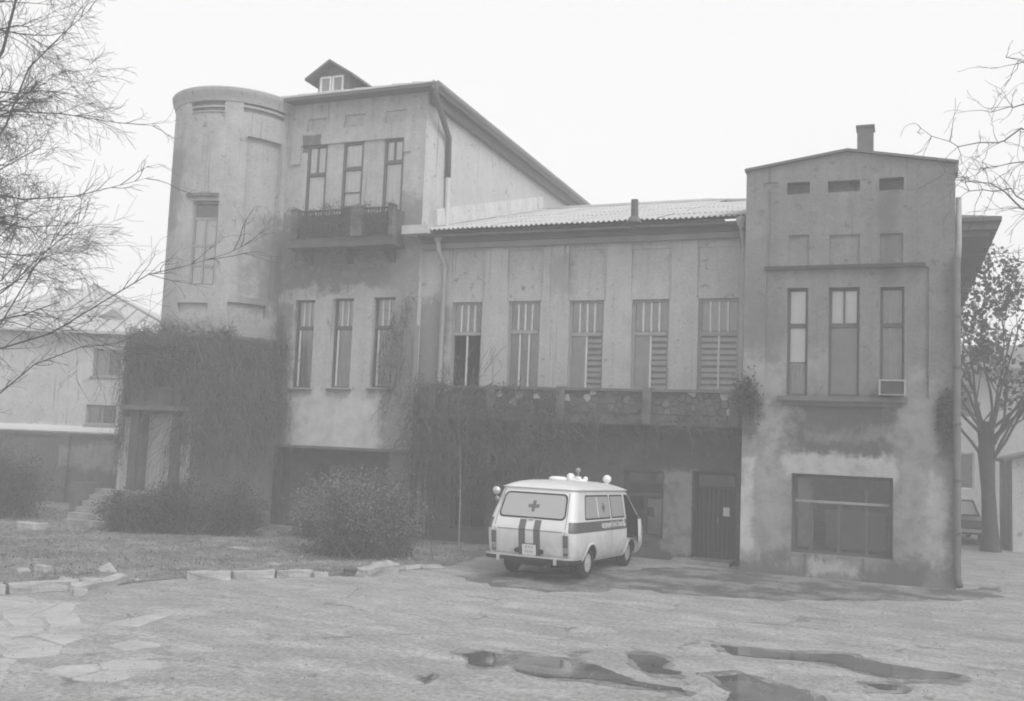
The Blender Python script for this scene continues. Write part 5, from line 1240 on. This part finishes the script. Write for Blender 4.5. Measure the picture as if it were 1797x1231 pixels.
# underside, wheels
q = MB(); q.box(.35, 4.5, -.62, .62, .24, .345); q.build('chassis', 'black', V)
q = MB(); q.tube([(.1, -.35, .27), (1.6, -.35, .27)], .03, 8); q.build('exhaust_pipe', 'zincd', V)
for ax in AX:
    for s_ in (-1, 1):
        wc = (ax, s_ * .80, .325); q = MB(); q.lathe([(.19, -.09), (.29, -.095), (.318, -.07), (.325, 0), (.318, .07), (.29, .095), (.19, .09)], wc, 28, axis='y'); Wh = q.build('wheel', 'black', V, smooth=True)
        q = MB(); q.lathe([(.20, .05), (.185, .085), (.15, .06), (.07, .08), (.05, .10), (0, .10)] if s_ > 0 else [(.20, -.05), (.185, -.085), (.15, -.06), (.07, -.08), (.05, -.10), (0, -.10)], wc, 24, axis='y'); q.build('rim', 'rim', Wh, smooth=True)
        q = MB(); arc = [(ax + .40 * math.cos(t), s_ * (wat(.30 + .415 * math.sin(t)) + .004), .30 + .415 * math.sin(t)) for t in np.linspace(.1, math.pi - .1, 18)]; q.tube(arc, .022, 6); q.build('arch_trim', 'van', V, smooth=True)
# open cab door, hinged at its front edge
Dh = (4.45, -.955); oa = R_(17.0)
def dpt(s, z, o=0.0):   # s back from the hinge along the door, o inward
    x = -s; y = -o * -1.0
    bx, by = -s * math.cos(oa), -s * math.sin(oa); nx_, ny_ = math.sin(oa), -math.cos(oa)
    dy = (wat(z) - .955); return (Dh[0] + bx - nx_ * o, Dh[1] + by - ny_ * o - dy * math.cos(oa) , z)
dol = [(.0, .62), (.0, 1.0), (.22, 1.18), (1.06, 1.18), (1.08, .74), (1.06, .66), (.98, .72), (.80, .74), (.5, .74), (.3, .62)]
q = MB(); n = len(dol); q.add([dpt(s, z, 0) for s, z in dol] + [dpt(s, z, .06) for s, z in dol], [tuple(range(n))[::-1], tuple(range(n, 2 * n))] + [(i, (i + 1) % n, n + (i + 1) % n, n + i) for i in range(n)]); CD = q.build('cab_door', 'van', V)
inner = [(.06, .78), (.06, .98), (.25, 1.12), (1.0, 1.12), (1.0, .78)]; q = MB(); n = len(inner); q.add([dpt(s, z, .062) for s, z in inner] + [dpt(s, z, .075) for s, z in inner], [tuple(range(n)), tuple(range(n, 2 * n))] + [(i, (i + 1) % n, n + (i + 1) % n, n + i) for i in range(n)]); q.build('door_trim', 'inside', CD)
gl = [(.24, 1.182), (.80, 1.68), (1.04, 1.68), (1.05, 1.182)]; q = MB(); n = 4; q.add([dpt(s, z, -.003) for s, z in gl] + [dpt(s, z, .064) for s, z in gl], [(0, 1, 2, 3), (4, 5, 6, 7)]); q.build('door_window', 'black', CD)
q = MB(); q.tube([dpt(.12, 1.2, -.01), dpt(.05, 1.28, -.22)], .012, 6); q.build('mirror_arm', 'black', CD)
q = MB(); p = dpt(.05, 1.3, -.24); q.box(p[0] - .03, p[0] + .02, p[1] - .08, p[1] + .08, 1.2, 1.42); q.build('mirror', 'black', CD)
q = MB(); q.box(3.5, 3.95, -.62, -.2, .72, .95); q.box(3.45, 3.6, -.62, -.2, .95, 1.35); q.build('driver_seat', 'black', V)
# windscreen, headlamps (front side)
def front_plate(name, poly, mat, off=.006, th=.03, parent=V):
    q = MB(); n = len(poly); a = [(prof_at(z)[1] + off, y, z) for y, z in poly]; b = [(prof_at(z)[1] + off - th, y, z) for y, z in poly]
    q.add(a + b, [tuple(range(n))] + [(i, (i + 1) % n, n + (i + 1) % n, n + i) for i in range(n)]); return q.build(name, mat, parent)
front_plate('windscreen', rrect(-.68, .68, 1.2, 1.64, .06), 'black')
for s_ in (-.6, .6): q = MB(); q.lathe([(0, .03), (.08, .025), (.095, 0), (.095, -.05)], (4.65, s_, .72), 16, axis='x'); q.build('headlamp', 'lampw_glint', V)
# roof lamps
q = MB(); q.lathe([(.14, 0), (.19, .02), (.195, .055), (.15, .09), (0, .10)], (1.35, -.05, 1.955), 24); q.build('roof_ventilator', 'lampw_glint', V, smooth=True)
q = MB(); q.lathe([(.05, 0), (.21, .0), (.22, .04), (.16, .065), (.09, .07), (0, .075)], (2.35, -.12, 1.945), 24); BC = q.build('beacon_base', 'lampw_glint', V, smooth=True)
for a in range(4): 
    q = MB(); c = (2.35 + .17 * math.cos(a * 1.57 + .5), -.12 + .17 * math.sin(a * 1.57 + .5), 2.005); q.lathe([(0, -.05), (.045, -.03), (.055, .01), (.045, .05), (0, .065)], c, 14); q.build('beacon_lamp', 'lampw_glint', BC, smooth=True)
q = MB(); q.lathe([(.02, 0), (.02, .12), (.05, .14), (.06, .18), (.045, .22), (0, .235)], (2.35, -.12, 2.02), 14); q.build('siren_knob', 'lampo', BC, smooth=True)
q = MB(); q.lathe([(.03, 0), (.03, .07), (.06, .09), (.10, .15), (.095, .21), (.05, .26), (0, .27)], (3.35, -.45, 1.855), 16); q.build('roof_lamp', 'lampw_glint', V, smooth=True)
q = MB(); q.lathe([(.03, 0), (.03, .07), (.06, .09), (.10, .15), (.095, .21), (.05, .26), (0, .27)], (3.35, .45, 1.855), 16); q.build('roof_lamp', 'lampw_glint', V, smooth=True)
RL = MB(); RL.lathe([(.0, .06), (.06, .05), (.085, 0), (.09, -.04), (.05, -.07), (0, -.08)], (.36, .90, 1.70), 16, axis='x'); RL = RL.build('rear_flood_lamp', 'chrome', V, smooth=True)
q = MB(); q.tube([(.38, .84, 1.60), (.37, .87, 1.65), (.36, .89, 1.70)], .018, 6); q.build('lamp_bracket', 'black', RL)
q = MB(); q.lathe([(.0, .03), (.05, .02), (.055, 0), (0, -.02)], (.31, .87, 1.54), 12, axis='x'); q.build('marker_lamp', 'lampo', V, smooth=True)

# the van sits a little nose-down on its springs; the wheels stay on the ground
for ch_ in list(V.children) + [g for c in V.children for g in c.children]:
    if ch_.type == 'MESH' and ch_.name.split('.')[0] not in ('wheel', 'rim') and not ch_.data.get('_pitched'):
        for v in ch_.data.vertices: v.co.z -= .030 * (v.co.x - 1.08)
        ch_.data['_pitched'] = 1
# =================================================================== AIR CONDITIONER
r = rect(1544, 668, 1588, 695, YB); AC = thing('air_conditioner', 'box air conditioner with pale frame sticking out of the pavilion window', 'appliance', ((r[0] + r[1]) / 2, YB - .2, r[2]))
w2, hh = (r[1] - r[0]) / 2 + .02, r[3] - r[2]
q = MB(); q.box(-w2 + .03, w2 - .03, -.05, .45, .002, hh - .03); q.build('casing', 'framed', AC)
q = MB(); q.box(-w2, -w2 + .04, -.09, -.04, 0, hh); q.box(w2 - .04, w2, -.09, -.04, 0, hh); q.box(-w2 + .04, w2 - .04, -.09, -.04, hh - .035, hh); q.box(-w2 + .04, w2 - .04, -.09, -.04, 0, .02); q.build('front_frame', 'acframe', AC)
for k in range(6): q = MB(); z = .05 + k * (hh - .11) / 6; q.box(-w2 + .07, w2 - .07, -.075, -.052, z, z + .02); q.build('grille_slat', 'framed', AC)

# =================================================================== NEIGHBOUR HOUSE at the left
fwv = ROT[:, 2]; ang = math.atan2(rightd[1], rightd[0]); DN = 40.0; p0 = CAM + fwv * DN; nn = [fwv[0], fwv[1], 0]
HO = onP(210, 757, p0, nn); HO[2] = 0
NH = thing('neighbour_house', 'pale two-storey house with light hipped metal roof behind the bare tree', 'house', tuple(HO), ang)
rv = np.array([math.cos(ang), math.sin(ang), 0]); bv = np.array([-math.sin(ang), math.cos(ang), 0])
def hloc(px_, py_): p = onP(px_, py_, p0, nn) - HO; return p.dot(rv), p[2]
ex0, ez0 = hloc(-40, 573); ex1, ez1 = hloc(290, 588); wl, _ = hloc(-140, 700)
ez = (ez0 + ez1) / 2
hw = [(163, 613, 212, 661), (150, 711, 204, 746)]
regs = []
for v in hw:
    a = hloc(v[0], (v[1] + v[3]) / 2)[0]; b = hloc(v[2], (v[1] + v[3]) / 2)[0]; c = hloc((v[0] + v[2]) / 2, v[3])[1]; d = hloc((v[0] + v[2]) / 2, v[1])[1]; regs.append((a, b, c, d, None))
relief('wall', 'nwall', NH, wl, 1.9, 0, ez - .05, regs, lambda u, z, d: (u, d, z), T=.3)
mb = MB(); mb.box(wl, wl + .3, .31, 9, 0, ez - .05); mb.box(1.6, 1.9, .31, 9, 0, ez - .05); mb.box(wl, 1.9, 9, 9.3, 0, ez - .05); mb.box(wl + .3, 1.6, 3, 3.2, 0, ez - .05); mb.build('wall', 'nwall', NH)
mb = MB(); mb.box(wl, 1.93, -.04, -.003, 2.38, 2.62); mb.build('string_course', 'lampw_glint', NH)
for g_ in regs:
    a, b, c, d, _ = g_; q = MB(); y = .15; bar(q, a, a + .07, c, d, y); bar(q, b - .07, b, c, d, y); bar(q, a + .07, b - .07, d - .07, d, y); bar(q, a + .07, b - .07, c, c + .07, y); bar(q, (a + b) / 2 - .03, (a + b) / 2 + .03, c + .07, d - .07, y); hwn = q.build('window', 'frame', NH)
    q = MB(); q.box(a + .07, b - .07, y + .02, y + .025, c + .07, d - .07); q.build('pane', 'glass', hwn)
    q = MB(); q.box(a - .06, b + .06, -.07, .16, c - .07, c - .003); q.build('sill', 'concl', hwn)
    q = MB(); q.box(a + .1, a + .45, y + .1, y + .12, c + .07, d - .07); q.build('curtain', 'curtaind', hwn)
apx, _ = hloc(165, 500); ya = 4.6; q = HO + bv * ya + rv * apx; d_ = ray(165, 500); t = (q - CAM).dot(bv) / d_.dot(bv); ap = (CAM + d_ * t - HO); apx, apz = ap.dot(rv), ap[2]
q1 = hloc(300, 588)[0] + .3; xL_ = wl - .5
mb = MB(); E_ = [(xL_, -.5, ez), (q1 + .3, -.5, ez), (q1 + .3, 9.8, ez), (xL_, 9.8, ez)]
rl_ = apx - 1.0
mb.add(E_ + [(apx, ya, apz), (xL_ + 4.2, ya, apz - .9)], [(0, 1, 4, 5), (1, 2, 4), (2, 3, 5, 4), (3, 0, 5)]); mb.add([(a, b, c - .12) for a, b, c in E_], [(3, 2, 1, 0)]); mb.add(E_ + [(a, b, c - .12) for a, b, c in E_], [(i, (i + 1) % 4, 4 + (i + 1) % 4, 4 + i) for i in range(4)])
HR = mb.build('roof', 'metal', NH, recalc=False)
def seam(a, b, parent, wd=.025, h=.05, mat='frame'):
    a, b = np.array(a, float), np.array(b, float); d = nrm(b - a); s_ = nrm(np.cross(d, [0, 0, 1])) * wd; u = np.array([0, 0, h])
    q = MB(); q.hexa([a - s_, a + s_, b + s_, b - s_, a - s_ + u, a + s_ + u, b + s_ + u, b - s_ + u]); return q.build('seam', mat, parent)
A4, A5 = np.array([apx, ya, apz]), np.array([xL_ + 4.2, ya, apz - .9])
for k in range(1, 16):
    t = k / 16; a = np.array([xL_ + (q1 + .3 - xL_) * t, -.5, ez + .005])
    if a[0] < A5[0]: f_ = (a[0] - xL_) / (A5[0] - xL_); b = np.array([a[0], -.5 + (ya + .5) * f_, ez + (A5[2] - ez) * f_])
    elif a[0] < A4[0]: f_ = (a[0] - A5[0]) / (A4[0] - A5[0]); b = A5 + (A4 - A5) * f_
    else: f_ = (q1 + .3 - a[0]) / (q1 + .3 - A4[0]); b = np.array([a[0], -.5 + (ya + .5) * f_, ez + (A4[2] - ez) * f_])
    seam(a, b, HR)
seam((q1 + .3, -.5, ez), A4, HR, .05, .07); seam(A5, A4, HR, .05, .07)
gx, gz = hloc(182, 568); mb = MB(); gy = .75
gz0 = ez + (gy + .5) / (ya + .5) * (apz - ez) - .1
mb.prism([(gx - .75, gy, gz0), (gx + .75, gy, gz0), (gx, gy, gz0 + .55)], (0, 1.8, 0)); mb.build('roof_vent_gable', 'frame', HR)

# garden wall in front of it
GWt = onY(100, 759, 25.6)[2]
GWall = thing('garden_wall', 'dark rendered garden wall joining the porch, in front of the pale house', 'wall', (-27, 25.7, 0), world=True)
mb = MB(); mb.box(-40, PX0 - .003, 25.6, 25.9, -.05, GWt - .1); mb.build('wall_body', 'gwall', GWall)
mb = MB(); mb.box(-40, PX0 - .003, 25.52, 25.98, GWt - .1, GWt); mb.build('coping', 'gwall', GWall)
for k in range(5): X = -23.5 - k * 3.2; mb = MB(); mb.box(X - .2, X + .2, 25.5, 25.599, -.05, GWt - .1); mb.build('buttress', 'gwall', GWall)

# =================================================================== RIGHT BACKGROUND
FH = thing('distant_house', 'grey two-storey house seen between the shoots of the pollarded tree', 'house', (8, 50, 0))
fz = onY(1740, 648, 50)[2]
wf = []
for k in range(6):
    for zc in (1.3, 4.6): wf.append((-9 + k * 3.1, -9 + k * 3.1 + 1.2, zc, zc + 1.7, None))
relief('wall', 'farwall', FH, -10, 12, 0, fz, wf, lambda u, z, d: (u, d, z), T=.25)
mb = MB(); mb.box(-10, -9.7, .26, 9, 0, fz); mb.box(11.7, 12, .26, 9, 0, fz); mb.box(-10, 12, 9, 9.3, 0, fz); mb.box(-9.7, 11.7, 2, 2.2, 0, fz); mb.build('wall', 'farwall', FH)
for (a, b, c, d, _) in wf:
    q = MB(); bar(q, a, a + .08, c, d, .12); bar(q, b - .08, b, c, d, .12); bar(q, a + .08, b - .08, d - .08, d, .12); bar(q, a + .08, b - .08, c, c + .08, .12); bar(q, (a + b) / 2 - .04, (a + b) / 2 + .04, c + .08, d - .08, .12); fw_ = q.build('window', 'framel', FH)
    q = MB(); q.box(a + .08, b - .08, .14, .145, c + .08, d - .08); q.build('pane', 'glass', fw_)
mb = MB(); E_ = [(-10.6, -.6, fz), (12.6, -.6, fz), (12.6, 9.9, fz), (-10.6, 9.9, fz)]; mb.add(E_ + [(-5, 4.6, fz + 1.6), (7, 4.6, fz + 1.6)], [(0, 1, 5, 4), (1, 2, 5), (2, 3, 4, 5), (3, 0, 4)]); mb.add([(a, b, c - .25) for a, b, c in E_], [(3, 2, 1, 0)]); mb.add(E_ + [(a, b, c - .25) for a, b, c in E_], [(i, (i + 1) % 4, 4 + (i + 1) % 4, 4 + i) for i in range(4)])
mb.build('roof', 'metald', FH, recalc=False)
# pale shed at the picture edge
sb = onZ(1777, 968); SH = thing('shed', 'small pale plastered shed with lean-to roof beside the pollarded tree', 'shed', (sb[0], sb[1], 0))
sh = onY(1777, 808, sb[1])[2]
mb = MB(); mb.box(0, 4, 0, 4, -.05, sh); mb.prism([(0, 0, sh), (4, 0, sh), (4, 0, sh + 1.1)], (0, 4, 0)); mb.build('wall', 'shed', SH)
mb = MB(); mb.hexa([(-.25, -.25, sh - .06), (4.2, -.25, sh + 1.16), (4.2, 4.2, sh + 1.16), (-.25, 4.2, sh - .06), (-.25, -.25, sh + .04), (4.2, -.25, sh + 1.26), (4.2, 4.2, sh + 1.26), (-.25, 4.2, sh + .04)]); mb.build('roof', 'metald', SH)
mb = MB(); mb.box(1.2, 2.1, -.03, -.003, 0, 2.0); mb.build('door', 'frame', SH)

# parked car behind the building
cb = onZ(1703, 958); CR = thing('parked_car', 'dark parked saloon car half hidden behind the pavilion corner', 'car', (cb[0] - .25, cb[1] + .3, 0), math.pi / 2 + .1)
cs = [(0.0, .35, .62, .72), (.05, .32, .78, .76), (.5, .28, .86, .80), (1.1, .28, .90, .81), (2.0, .28, .90, .82), (3.0, .28, .88, .81), (3.6, .28, .80, .80), (3.95, .32, .72, .76), (4.0, .38, .60, .70)]
mb = MB(); vs = []; fs = []
for (x, za_, zt_, wq) in cs:
    vs += [(x, -wq * .92, za_), (x, -wq, za_ + .12), (x, -wq, zt_ - .12), (x, -wq * .88, zt_), (x, wq * .88, zt_), (x, wq, zt_ - .12), (x, wq, za_ + .12), (x, wq * .92, za_)]
for i in range(len(cs) - 1):
    for k in range(8): fs.append((i * 8 + k, i * 8 + (k + 1) % 8, (i + 1) * 8 + (k + 1) % 8, (i + 1) * 8 + k))
fs += [tuple(range(8)), tuple(range(len(cs) * 8 - 8, len(cs) * 8))]; mb.add(vs, fs); mb.build('body', 'car', CR, smooth=False)
mb = MB(); mb.hexa([(.75, -.70, .88), (2.9, -.70, .88), (2.9, .70, .88), (.75, .70, .88), (1.2, -.56, 1.38), (2.35, -.56, 1.38), (2.35, .56, 1.38), (1.2, .56, 1.38)]); CBN = mb.build('cabin', 'car', CR)
mb = MB(); mb.hexa([(1.1, -.58, 1.381), (2.45, -.58, 1.381), (2.45, .58, 1.381), (1.1, .58, 1.381), (1.2, -.5, 1.43), (2.35, -.5, 1.43), (2.35, .5, 1.43), (1.2, .5, 1.43)]); mb.build('roof', 'lampw_glint', CR)
mb = MB(); mb.hexa([(.765, -.60, .92), (.79, -.60, .92), (.79, .60, .92), (.765, .60, .92), (1.13, -.50, 1.34), (1.16, -.50, 1.34), (1.16, .50, 1.34), (1.13, .50, 1.34)]); mb.build('rear_window', 'lampw_glint', CR)  # white paint stands in for sky mirrored in the glass
for s_ in (-1, 1):
    mb = MB(); mb.hexa([(1.0, s_ * .700, .92), (2.7, s_ * .700, .92), (2.7, s_ * .68, .92), (1.0, s_ * .68, .92), (1.35, s_ * .575, 1.34), (2.25, s_ * .575, 1.34), (2.25, s_ * .55, 1.34), (1.35, s_ * .55, 1.34)]); mb.build('side_window', 'black', CR)
    for ax in (.75, 3.2):
        q = MB(); q.lathe([(.15, -.08), (.27, -.08), (.30, 0), (.27, .08), (.15, .08)], (ax, s_ * .72, .30), 20, axis='y'); Wq = q.build('wheel', 'black', CR, smooth=True)
        q = MB(); q.lathe([(.16, s_ * .05), (.1, s_ * .075), (0, s_ * .08)], (ax, s_ * .72, .30), 16, axis='y'); q.build('rim', 'chrome', Wq)
    q = MB(); q.box(-.02, .03, s_ * .62 - .1, s_ * .62 + .1, .55, .68); q.build('tail_lamp', 'lampr', CR)
q = MB(); q.box(-.10, -.02, -.78, .78, .40, .50); q.build('bumper', 'chrome', CR)
q = MB(); q.box(3.98, 4.08, -.78, .78, .40, .50); q.build('bumper', 'chrome', CR)

# =================================================================== FADE: even volume added to lift the dark tones everywhere
hz = MB(); hz.box(-75, 60, -12, 75, -1.0, 17.5); HZ = hz.build('fade_volume', None)
hm_ = bpy.data.materials.new('fade_medium'); hm_.use_nodes = True; t = hm_.node_tree; t.nodes.clear()
pv = t.nodes.new('ShaderNodeVolumePrincipled'); pv.inputs['Color'].default_value = (.97, .97, .97, 1); pv.inputs['Density'].default_value = FADE_DENSITY; pv.inputs['Anisotropy'].default_value = 0.0
ou = t.nodes.new('ShaderNodeOutputMaterial'); t.links.new(pv.outputs[0], ou.inputs['Volume']); HZ.data.materials.append(hm_)
tag(HZ, 'added even volume that lifts the dark tones over the whole yard', 'fade_volume', kind='stuff')
for o in bpy.data.objects:
    if '_world' in o: del o['_world']
